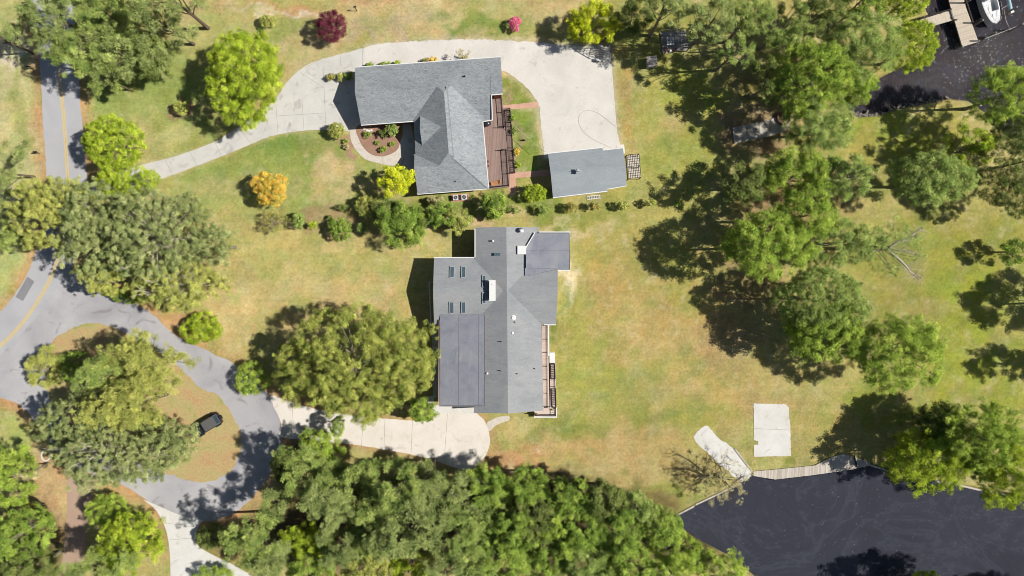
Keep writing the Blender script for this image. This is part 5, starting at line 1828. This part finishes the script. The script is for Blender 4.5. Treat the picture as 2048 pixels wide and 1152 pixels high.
# left edge
T_('pine_tree', 8, 80, 40, 50, 9, 'pine', 'pinegrey', 'sparse pine at the left edge near the top', group='trees at the left edge', cov=.55)
T_('pine_tree', 10, 342, 48, 64, 9, 'pine', 'pinegrey', 'grey green pine at the left edge opposite the driveway mouth', group='trees at the left edge', cov=.8)
T_('pine_tree', -6, 470, 36, 70, 9, 'pine', 'pine', 'pine at the left edge beside the upper end of the road bend', group='trees at the left edge')
G2_ = 'big grey green oaks over the road bend'
T_('live_oak', 112, 425, 78, 76, 12, 'oak', 'olive', 'oak hanging over the road, leftmost of the big oaks at the bend', group=G2_, size=.8)
T_('live_oak', 215, 470, 88, 92, 14, 'oak', 'greyoak', 'oak between the one over the road and the large whitish branched oak', group=G2_, size=.8)
T_('live_oak', 320, 475, 108, 100, 15, 'oak', 'greyoak', 'largest oak at the bend with pale branches showing through', group=G2_, bark=BARK_DEAD, size=.8)
T_('live_oak', 425, 490, 52, 38, 11, 'oak', 'greyoak', 'small oak crown reaching right over the tan lawn', group=G2_, size=.8)
T_('live_oak', 345, 570, 96, 48, 12, 'oak', 'olive', 'low wide oak crown just above the loop road', group=G2_, bark=BARK_DEAD, size=.8)
T_('live_oak', 210, 560, 42, 34, 10, 'oak', 'olive', 'small oak crown at the lower left of the oak group, beside the road junction', group=G2_, size=.8)
T_('bush', 252, 590, 38, 16, 2.5, 'shrub', 'green', 'bright green bush under the oaks at the edge of the loop road', 'bush')
T_('round_shrub', 405, 655, 43, 32, 3.4, 'fine', 'lime', 'neat round yellow green shrub on the lawn beside the loop road', 'shrub', dome=2.6)
T_('round_shrub', 503, 757, 36, 36, 3.4, 'fine', 'brightgreen', 'mottled yellowish green shrub where the cream driveway meets the loop road', 'shrub')
T_('weeping_bush', 92, 735, 42, 46, 3.6, 'feather', 'olive', 'soft drooping olive bush at the left end of the straw island', 'bush')
T_('bush', 150, 735, 34, 32, 3.0, 'fine', 'green', 'bright green bush on the island right of the drooping one', 'bush')
G3_ = 'large trees on the straw island'
T_('pine_tree', 300, 730, 92, 60, 13, 'pine', 'olive', 'yellowish pine across the upper right of the straw island', group=G3_)
T_('pine_tree', 200, 755, 60, 40, 12, 'pine', 'pine', 'pine on the upper left of the island beside the drooping bush', group=G3_)
T_('live_oak', 150, 850, 66, 62, 11, 'oak', 'greyoak', 'grey green oak on the left side of the island', group=G3_, size=.8)
T_('pine_tree', 265, 810, 92, 58, 14, 'pine', 'olive', 'yellowish pine in the centre of the island', group=G3_)
T_('live_oak', 235, 900, 118, 74, 14, 'oak', 'greyoak', 'wide grey green oak at the bottom of the island', group=G3_, bark=BARK_DEAD, size=.8)
T_('live_oak', 338, 888, 62, 50, 11, 'oak', 'greyoak', 'oak whose crown touches the front of the black car', group=G3_, size=.8)
# lower left
G4_ = 'trees in the lower left corner'
T_('leafy_tree', 25, 955, 48, 66, 9, 'broad', 'brightgreen', 'bright green tree at the left edge below the loop road', group=G4_)
T_('leafy_tree', 62, 940, 16, 20, 6, 'fine', 'dead', 'small pale blossoming tree beside the bright green tree at the left edge', group=G4_)
T_('leafy_tree', 38, 1065, 60, 56, 10, 'broad', 'green', 'darker green tree near the left edge, above the bottom corner one', group=G4_)
T_('leafy_tree', 60, 1140, 66, 42, 10, 'broad', 'deep', 'dark tree in the bottom left corner', group=G4_)
T_('round_tree', 218, 1022, 44, 36, 5, 'fine', 'brightgreen', 'round bright green tree between the dirt lane and the white driveway', group=G4_)
T_('leafy_tree', 262, 1085, 66, 62, 9, 'broad', 'lime', 'yellow green tree left of the white driveway', group=G4_)
T_('pine_tree', 205, 1128, 66, 38, 13, 'pine', 'pine', 'pine at the bottom edge left of the white driveway', group=G4_)
T_('leafy_tree', 70, 1018, 22, 16, 4, 'fine', 'rust', 'rusty brown small tree between the two green trees at the left edge', group=G4_, cov=.7)
# upper house garden
T_('purple_maple', 663, 54, 32, 32, 5, 'fine', 'purple', 'dark purple round tree above the curved driveway')
T_('small_shrub', 536, 43, 16, 13, 2.0, 'shrub', 'olive', 'small olive shrub in the grass left of the purple tree', 'shrub')
T_('azalea', 1030, 48, 12, 14, 2.0, 'shrub', 'pink', 'bright pink flowering bush above the gravel drive', 'bush')
T_('lime_tree', 1181, 48, 52, 42, 7, 'broad', 'yellowlime', 'brilliant yellow green tree at the top right corner of the gravel yard', cov=1.1)
T_('small_shrub', 362, 216, 15, 14, 2.3, 'shrub', 'olive', 'small shrub at the left side of the little mulch bed on the upper lawn', 'shrub')
T_('orange_tree', 541, 377, 36, 36, 5.5, 'fine', 'orange', 'orange and yellow leafed round tree on the lawn below the curved driveway')
T_('lime_tree', 793, 362, 34, 32, 7.5, 'broad', 'yellowlime', 'vivid yellow green tree beside the lower left corner of the brick house', size=.8)
T_('conifer_shrub', 672, 262, 16, 17, 2.6, 'shrub', 'olive', 'shrub in the mulch left of the garden walk', 'shrub')
for qx, qy, r_, pal, lb in ((662, 155, 8, 'rust', 'leftmost round shrub in the row left of the brick house garage'), (680, 154, 9, 'olive', 'middle round shrub in the row left of the brick house garage'), (697, 151, 10, 'green', 'right round shrub in the row left of the brick house garage')):
    T_('round_shrub', qx, qy, r_, r_ * .9, 1.2, 'shrub', pal, lb, 'shrub', group='shrubs beside the garage wall')
for qx, qy, r_, pal, lb in ((741, 131, 10, 'brightgreen', 'leftmost green shrub along the top wall of the brick house'), (771, 129, 11, 'brightgreen', 'second green shrub along the top wall of the brick house'), (795, 127, 7, 'lime', 'third and smallest shrub along the top wall of the brick house'), (852, 122, 8, 'rust', 'golden brown shrub along the top wall of the brick house, left one'), (867, 120, 9, 'orange', 'golden shrub along the top wall of the brick house, right one')):
    T_('low_shrub', qx, qy, r_, 6, 1.0, 'shrub', pal, lb, 'shrub', group='shrubs along the top wall')
T_('open_shrub', 924, 109, 16, 14, 3.0, 'sparse', 'dead', 'loose pale shrub on the gravel by the top wall of the brick house', 'shrub', size=.8)
for qx, qy, rx_, ry_, h_, pal, lb in ((735, 269, 8, 6, .8, 'green', 'low spreading shrub at the upper left of the garden bed'), (768, 266, 10, 9, 1.5, 'deep', 'dark shrub left of the big one in the garden bed'), (785, 260, 13, 12, 2.2, 'softgreen', 'largest shrub in the garden bed, near its upper right'),
                                      (755, 286, 5, 5, .6, 'green', 'small shrub in the middle of the garden bed'), (768, 298, 8, 7, 1.0, 'brightgreen', 'round shrub at the bottom of the garden bed'), (785, 288, 6, 5, .7, 'brightgreen', 'small bright shrub at the right side of the garden bed'),
                                      (690, 282, 6, 5, .7, 'green', 'small round shrub just left of the garden walk'), (692, 293, 8, 5, .7, 'dead', 'pale low plant left of the garden walk below the small shrub')):
    T_('garden_shrub', qx, qy, rx_, ry_, h_, 'tiny' if rx_ < 9 else 'shrub', pal, lb, 'shrub', group='shrubs around the garden bed')
for qx, qy, pal, lb in ((1025, 235, 'brightgreen', 'green shrub near the upper end of the strip beside the brown deck'), (1034, 304, 'orange', 'golden shrub in the strip beside the brown deck'), (1036, 330, 'lime', 'small lime shrub at the lower end of the strip beside the brown deck'), (1027, 262, 'deep', 'dark little plant in the middle of the strip beside the brown deck')):
    T_('border_plant', qx, qy, 6, 8, .9, 'tiny', pal, lb, 'plant', group='plants beside the brown deck')
# middle hedge belt
G5_ = 'shrubs between the two houses'
T_('big_shrub', 735, 412, 26, 22, 3.5, 'fine', 'olive', 'olive shrub at the upper left end of the belt between the houses', 'shrub', group=G5_)
T_('leafy_tree', 770, 425, 30, 30, 5, 'broad', 'deep', 'dark tree below the vivid yellow green tree', group=G5_)
T_('evergreen_tree', 805, 448, 54, 46, 7, 'broad', 'green', 'large dark evergreen left of the central house', group=G5_)
T_('evergreen_tree', 884, 432, 30, 30, 5.5, 'broad', 'green', 'round evergreen just left above the central house', group=G5_, size=.8)
T_('evergreen_tree', 918, 440, 24, 27, 5, 'broad', 'olive', 'lighter evergreen over the dark courtyard of the central house', group=G5_, size=.8)
T_('big_shrub', 870, 401, 15, 10, 2.0, 'shrub', 'dead', 'pale shrub below the brick house left of the air conditioners', 'shrub', group=G5_)
T_('evergreen_tree', 992, 408, 32, 24, 4.5, 'broad', 'green', 'spreading green tree between the brick house and the central house', group=G5_, size=.8)
T_('evergreen_tree', 984, 428, 14, 12, 2.6, 'shrub', 'brightgreen', 'small bright tree just below the spreading green tree', group=G5_)
T_('big_shrub', 1068, 386, 26, 18, 3.0, 'shrub', 'lime', 'yellow green shrub at the lower left corner of the garage', 'shrub', group=G5_)
T_('big_shrub', 722, 455, 10, 10, 2.0, 'shrub', 'softgreen', 'small shrub left of the large dark evergreen', 'shrub', group=G5_)
T_('round_shrub', 680, 458, 28, 21, 3.0, 'shrub', 'green', 'oval green shrub on the mulch bed left of the evergreens', 'shrub', group=G5_)
T_('round_shrub', 684, 415, 15, 6, 1.2, 'shrub', 'deep', 'small flat shrub at the top of the mulch bed', 'shrub', group=G5_)
T_('round_shrub', 626, 450, 8, 7, 1.8, 'shrub', 'lime', 'small yellow green shrub at the left end of the mulch bed', 'shrub', group=G5_)
T_('open_shrub', 597, 441, 12, 16, 2.8, 'fine', 'softgreen', 'narrow grey green shrub left of the mulch bed', 'shrub', group=G5_, size=.6)
T_('open_shrub', 660, 437, 6, 8, 1.0, 'tiny', 'deep', 'tiny dark shrub in the middle of the mulch bed', 'shrub', group=G5_)
T_('open_tree', 555, 445, 24, 26, 4.0, 'sparse', 'rust', 'thin reddish green tree standing alone on the lawn left of the mulch bed', cov=1.2)
T_('open_tree', 388, 425, 24, 24, 4.0, 'sparse', 'yellowlime', 'thin yellowish tree on the lawn above the oaks', cov=.9)
for i, (qx, qy, rx_, h_) in enumerate(((1086, 419, 13, 2.1), (1143, 415, 13, 2.2), (1190, 413, 11, 2.2), (1247, 411, 12, 2.2), (1301, 406, 11, 2.1), (1355, 406, 7, 1.2), (1032, 420, 9, 1.6))):
    T_('hedge_shrub', qx, qy, rx_, rx_ * .8, h_, 'shrub', ('softgreen', 'rust', 'rust', 'olive', 'olive', 'green', 'softgreen')[i], 'small bush below the garage, %s from the left in its row' % ('second', 'third', 'fourth', 'fifth', 'sixth', 'seventh and smallest', 'first')[i], 'bush', group='spaced row of small bushes', cov=.8)
# the big oak by the central house
G6_ = 'crowns left of the central house'
T_('oak_tree', 712, 732, 146, 122, 12, 'oak', 'oak', 'huge spreading oak between the tan lawn and the cream driveway', group=G6_, trunk=.5, cov=1.25)
T_('oak_tree', 614, 748, 66, 66, 9, 'oak', 'oak', 'left lobe tree of the huge oak, over the lawn edge', group=G6_)
T_('oak_tree', 812, 720, 62, 82, 10, 'oak', 'oak', 'oak crown touching the dark flat roof of the central house', group=G6_)
T_('leafy_tree', 842, 820, 30, 28, 6, 'broad', 'green', 'small bright green tree at the lower left corner of the central house', group=G6_, size=.8)
# young trees beside the cream driveway
T_('open_tree', 676, 852, 14, 22, 6, 'fine', 'softgreen', 'slim pale tree leaning over the cream driveway', cov=.8, size=.6)

# the wood along the bottom
W_ = 'trees of the wood along the bottom edge'
wood = [
    (640, 900, 50, 44, 9, 'broad', 'brightgreen', 'bright green tree at the top left of the bottom wood beside the cream driveway'),
    (605, 945, 56, 48, 13, 'pine', 'pine', 'pine at the left front of the bottom wood'),
    (575, 925, 34, 40, 8, 'broad', 'deep', 'dark tree at the shaded left end of the bottom wood'),
    (552, 1010, 26, 42, 10, 'pine', 'pinegrey', 'narrow pine on the left flank of the bottom wood'),
    (660, 1000, 56, 50, 14, 'pine', 'pinegrey', 'pine behind the left front pine of the bottom wood'),
    (720, 959, 54, 46, 13, 'pine', 'pine', 'pine of the bottom wood below the middle of the cream driveway'),
    (745, 1020, 56, 50, 14, 'pine', 'pine', 'pine in the middle left of the bottom wood'),
    (800, 974, 50, 52, 14, 'pine', 'pine', 'pine poking up toward the cream driveway, left of its round end'),
    (855, 954, 36, 44, 13, 'pine', 'pinegrey', 'slim pine just below the round end of the cream driveway'),
    (905, 994, 54, 50, 14, 'pine', 'pinegrey', 'pine below the round end of the cream driveway'),
    (835, 1045, 60, 52, 15, 'pine', 'pinegrey', 'big pine in the centre of the bottom wood'),
    (920, 1065, 60, 56, 15, 'pine', 'pine', 'big pine right of the centre of the bottom wood'),
    (690, 1080, 60, 52, 12, 'pine', 'pinegrey', 'pine near the bottom edge left of centre in the wood'),
    (620, 1085, 56, 44, 9, 'broad', 'lime', 'yellow green tree in the lower left of the bottom wood'),
    (500, 1070, 52, 56, 13, 'pine', 'pine', 'pine at the left end of the bottom wood beside the white driveway'),
    (545, 1125, 56, 42, 13, 'pine', 'pinegrey', 'pine at the bottom edge at the left end of the wood'),
    (632, 1140, 50, 36, 10, 'broad', 'green', 'green tree at the bottom edge below the yellow green one'),
    (745, 1132, 56, 40, 11, 'broad', 'olive', 'olive green tree at the bottom edge of the wood'),
    (820, 1130, 50, 40, 10, 'broad', 'lime', 'yellow green tree at the bottom edge right of the olive one'),
    (890, 1135, 56, 40, 14, 'pine', 'pinegrey', 'pine at the bottom edge right of centre'),
    (975, 974, 46, 44, 10, 'broad', 'green', 'green tree at the upper edge of the wood below the stone path'),
    (985, 1030, 54, 56, 11, 'broad', 'softgreen', 'soft green tree of the wood below the central house'),
    (1000, 1110, 60, 52, 12, 'broad', 'green', 'green tree at the bottom edge below the central house'),
    (1050, 969, 48, 42, 10, 'broad', 'green', 'green tree at the upper edge of the wood right of the stone path'),
    (1075, 1035, 56, 54, 12, 'broad', 'deep', 'dark leafy tree in the right part of the wood'),
    (1090, 1115, 56, 50, 12, 'broad', 'green', 'leafy tree at the bottom edge in the right part of the wood'),
    (1130, 994, 46, 44, 10, 'broad', 'green', 'leafy tree at the upper edge of the wood below the rear lawn'),
    (1155, 1055, 54, 54, 12, 'broad', 'green', 'round leafy tree in the right part of the wood'),
    (1180, 1130, 54, 44, 12, 'broad', 'softgreen', 'soft green tree at the bottom edge of the wood, right part'),
    (1205, 1000, 46, 42, 10, 'broad', 'deep', 'dark leafy tree at the upper edge of the wood near its right end'),
    (1235, 1065, 52, 52, 12, 'broad', 'green', 'leafy tree below the dark one near the right end of the wood'),
    (1265, 1130, 52, 44, 11, 'broad', 'green', 'leafy tree at the bottom edge near the right end of the wood'),
    (1275, 1020, 44, 42, 10, 'broad', 'softgreen', 'soft green tree at the upper right end of the wood'),
    (1320, 1050, 46, 42, 9, 'fine', 'green', 'tree at the right tip of the wood by the sea wall'),
    (1350, 1095, 52, 40, 9, 'feather', 'brightgreen', 'bright feathery tree at the right tip of the wood by the water'),
    (1335, 1140, 56, 34, 10, 'broad', 'brightgreen', 'bright green tree at the bottom edge beside the water'),
    (790, 1080, 56, 50, 13, 'pine', 'pinegrey', 'pine in the bottom wood between the two big centre pines and the bottom edge'),
    (735, 1075, 50, 46, 12, 'pine', 'pine', 'pine in the bottom wood just left of the centre pines'),
    (860, 1000, 48, 46, 13, 'pine', 'pine', 'pine of the bottom wood above the big centre pine'),
    (660, 950, 40, 40, 11, 'pine', 'pine', 'pine of the bottom wood right behind its bright top left tree'),
    (950, 1130, 50, 44, 12, 'broad', 'softgreen', 'soft green tree at the bottom edge just left of the central house line'),
    (1120, 1060, 48, 48, 12, 'broad', 'brightgreen', 'bright leafy tree in the middle of the wood below the rear deck'),
    (1030, 1060, 48, 48, 12, 'broad', 'green', 'green tree inside the wood straight below the central house ridge'),
    (1225, 1120, 46, 44, 11, 'broad', 'brightgreen', 'bright tree near the bottom edge in the right quarter of the wood'),
    (1440, 1130, 54, 40, 8, 'feather', 'brightgreen', 'feathery light tree hanging over the dark water at the bottom'),
]
hv = random.Random(3)
for a in wood:
    T_('pine_tree' if a[5] == 'pine' else 'leafy_tree', a[0], a[1], a[2], a[3], a[4] * hv.uniform(.86, 1.1), a[5], a[6], a[7], group=W_, cov=.98)
T_('dark_shrub', 425, 1072, 34, 26, 2.6, 'shrub', 'deep', 'dark shrub on the point between the loop road and the white driveway', 'shrub')
T_('palm_shrub', 430, 1148, 40, 18, 3.0, 'feather', 'brightgreen', 'bright spiky shrub at the bottom edge by the white driveway', 'shrub')
T_('bush', 790, 965, 20, 14, 2.6, 'shrub', 'deep', 'dark bush in the gap of the wood below the cream driveway', 'bush', group='undergrowth of the wood')

# upper right: trees around the creek
U_ = 'trees along the upper right'
upper = [
    ('leafy_tree', 1268, 30, 40, 40, 7, 'broad', 'deep', 'dark green tree immediately right of the brilliant yellow green tree', .9),
    ('pine_tree', 1330, 18, 52, 34, 13, 'feather', 'pinegrey', 'thin pine at the top edge above the pergola', .7),
    ('pine_tree', 1420, 40, 54, 48, 14, 'feather', 'pinegrey', 'thin grey green pine right of the pergola', .7),
    ('pine_tree', 1500, 30, 54, 46, 14, 'feather', 'pine', 'feathery pine at the top edge between the pergola and the creek', .9),
    ('pine_tree', 1470, 100, 44, 38, 12, 'feather', 'softgreen', 'loose crown over the lawn right below the pergola trees', .4),
    ('leafy_tree', 1570, 50, 52, 48, 13, 'oak', 'pine', 'mixed green crown at the top left of the creek woods', 1.0),
    ('leafy_tree', 1640, 20, 50, 42, 13, 'broad', 'deep', 'dark crown at the top edge above the creek woods', .9),
    ('leafy_tree', 1720, 12, 48, 30, 12, 'broad', 'green', 'green crown at the top edge left of the dock', 1.0),
    ('leafy_tree', 1805, 8, 50, 28, 11, 'fine', 'lime', 'yellow green crown at the top edge nearest the dock', 1.0),
    ('cypress_tree', 1618, 160, 84, 74, 14, 'broad', 'brightgreen', 'large bright green tree left of the creek end', 1.1),
    ('cypress_tree', 1725, 92, 76, 68, 13, 'feather', 'softgreen', 'soft feathery green tree above the creek end', 1.2),
    ('cypress_tree', 1818, 95, 50, 54, 11, 'fine', 'lime', 'yellow green tree bulging over the creek left of the dock', 1.0),
    ('leafy_tree', 1696, 176, 54, 38, 9, 'broad', 'brightgreen', 'small bright tree at the inner tip of the creek', 1.0),
    ('cypress_tree', 1632, 250, 74, 58, 12, 'feather', 'softgreen', 'soft green tree hanging over the plank landing', 1.2),
    ('cypress_tree', 1545, 160, 50, 50, 12, 'oak', 'deep', 'shaded tree left of the large bright green tree by the creek', .5),
    ('cypress_tree', 2005, 190, 68, 60, 12, 'feather', 'brightgreen', 'green tree at the right edge overhanging the creek', 1.2),
    ('leafy_tree', 2030, 325, 76, 106, 12, 'fine', 'deep', 'dark soft tree at the right edge below the creek', 1.1),
    ('magnolia_tree', 1938, 296, 46, 44, 10, 'broad', 'lime', 'open tree with bright shiny leaf tufts right of the creek lawn', .6),
    ('cypress_tree', 1860, 358, 84, 56, 13, 'feather', 'softgreen', 'wide soft green tree below the creek lawn', 1.2),
    ('cypress_tree', 1690, 352, 54, 44, 12, 'feather', 'softgreen', 'light feathery tree right of the central right grove', 1.0),
    ('leafy_tree', 1590, 350, 66, 62, 12, 'broad', 'brightgreen', 'upper bright tree of the central right grove', 1.0),
    ('leafy_tree', 1610, 430, 62, 60, 13, 'broad', 'brightgreen', 'brightest tree in the middle of the central right grove', 1.1),
    ('cypress_tree', 1535, 490, 92, 72, 14, 'feather', 'brightgreen', 'wide feathery tree at the lower left of the central right grove', 1.3),
    ('cypress_tree', 1490, 365, 50, 44, 11, 'feather', 'deep', 'thin dark tree at the left of the central right grove', .8),
    ('leafy_tree', 1640, 600, 92, 66, 13, 'fine', 'softgreen', 'big round pale green tree below the grove, upper of the pair', 1.2),
    ('leafy_tree', 1650, 662, 82, 62, 12, 'broad', 'brightgreen', 'leafy tree just below the big round pale green tree', 1.1),
    ('cypress_tree', 1793, 706, 92, 80, 14, 'feather', 'brightgreen', 'large feathery tree on the open lawn above the concrete pad', 1.3),
    ('bare_tree', 1690, 485, 72, 48, 11, 'feather', 'softgreen', 'thin half bare tree right of the grove', .75),
    ('leafy_tree', 1852, 918, 80, 74, 10, 'broad', 'lime', 'bright yellow green tree over the sea wall', 1.2),
    ('leafy_tree', 1950, 868, 92, 64, 13, 'broad', 'brightgreen', 'wide green tree behind the bright one near the right edge', 1.2),
    ('leafy_tree', 1880, 850, 50, 44, 9, 'broad', 'deep', 'dark tree at the upper left of the sea wall trees', 1.0),
    ('leafy_tree', 2014, 938, 68, 68, 12, 'broad', 'lime', 'yellow green tree at the right edge over the sea wall', 1.1),
    ('leafy_tree', 2030, 504, 32, 28, 6, 'oak', 'green', 'small dark thin tree at the right edge of the green lawn', 1.0),
    ('leafy_tree', 1965, 945, 24, 20, 5, 'fine', 'green', 'small dark tree between the two bright ones at the sea wall', 1.0),
    ('leafy_tree', 1848, 1180, 36, 42, 5, 'fine', 'lime', 'tip of a yellow green tree poking in at the bottom edge over the water', 1.0),
]
for a in upper:
    nm, qx, qy, rx_, ry_, h_, kd, pal, lb, cv = a
    T_(nm, qx, qy, rx_, ry_, h_, kd, pal, lb, group=U_, cov=cv)

# trees that stand just outside the frame; their shadows fall into it
O_ = 'trees just beyond the right and lower edges'
T_('shade_tree', 2250, 606, 88, 66, 14, 'broad', 'green', 'tree beyond the right edge whose round shadow lies on the green lawn', group=O_)
T_('shade_tree', 2240, 745, 66, 40, 13, 'broad', 'green', 'tree beyond the right edge whose narrow shadow lies on the lower lawn', group=O_, cov=1.0)
T_('shade_tree', 1983, 1240, 100, 84, 16, 'broad', 'green', 'tree beyond the bottom edge whose shadow darkens the basin', group=O_)
T_('shade_tree', 2200, 1275, 90, 70, 14, 'broad', 'green', 'second tree beyond the bottom edge shading the right part of the basin', group=O_)


# the half bare trees with bleached limbs
def bare(name, base, tips, h, label, r0=.16, mat=None, fork=.75, cat='tree'):
    b = P(*base, 0)
    e_ = empty(name, (b.x, b.y, 0), label, cat)
    rnd = random.Random(int(base[0]))
    mb, tw = MB(), MB()
    for tp in tips:
        pts = [Vector((b.x, b.y, 0))] if tp is tips[0] else []
        w_ = [P(*q) for q in tp]
        sm = smooth_open(w_, 4)
        n_ = len(sm)
        for i, (p, q) in enumerate(zip(sm[:-1], sm[1:])):
            ra = r0 * (1 - .85 * i / n_)
            rb = r0 * (1 - .85 * (i + 1) / n_)
            mb.tube(p, q, ra, rb, 6)
            if i > n_ * .3:
                for _ in range(5):
                    d = Vector((rnd.uniform(-1, 1), rnd.uniform(-1, 1), rnd.uniform(-.1, .7))).normalized() * rnd.uniform(.5, 2.3)
                    m_ = q + d * .5 + Vector((rnd.uniform(-.2, .2), rnd.uniform(-.2, .2), .1))
                    tw.tube(q, m_, .035, .022, 4); tw.tube(m_, q + d, .022, .01, 4)
                    e2 = m_ + Vector((rnd.uniform(-.5, .5), rnd.uniform(-.5, .5), .3))
                    tw.tube(m_, e2, .018, .008, 4)
    for f_ in tw.f: mb.f.append([i + len(mb.v) for i in f_]); mb.m.append(0)
    mb.v += tw.v
    mb.build('trunk', mat or BARK_DEAD, e_)
    return e_


bare('dead_tree', (1672, 498), [[(1672, 498, 0), (1700, 493, 4), (1738, 500, 7), (1790, 500, 9), (1830, 508, 10)], [(1775, 500, 8.5), (1795, 484, 9.5), (1818, 476, 10), (1842, 455, 11)], [(1780, 504, 8.5), (1805, 525, 9.5), (1825, 548, 10), (1840, 556, 10.5)]],
     11, 'bare bleached branching tree reaching over the open green lawn', .26)
bare('bare_tree_by_ramp', (1440, 965), [[(1448, 958, 0), (1444, 958, 2), (1425, 950, 4), (1400, 955, 5)], [(1444, 958, 2), (1440, 935, 4), (1420, 920, 5)], [(1444, 958, 2), (1460, 975, 4), (1466, 995, 5.5)], [(1446, 958, 2), (1470, 960, 4), (1484, 955, 5)]],
     6, 'dark leaning skeleton of the half bare tree beside the boat ramp', .12, BARK_DARK)
T_('thin_tree', 1762, 490, 84, 50, 10, 'sparse', 'softgreen', 'wispy pale green crown around the bleached branching tree', cov=1.1)
T_('half_bare_tree', 1450, 962, 52, 48, 6.5, 'sparse', 'dead', 'pale half bare tree over the foot of the boat ramp', cov=1.0)
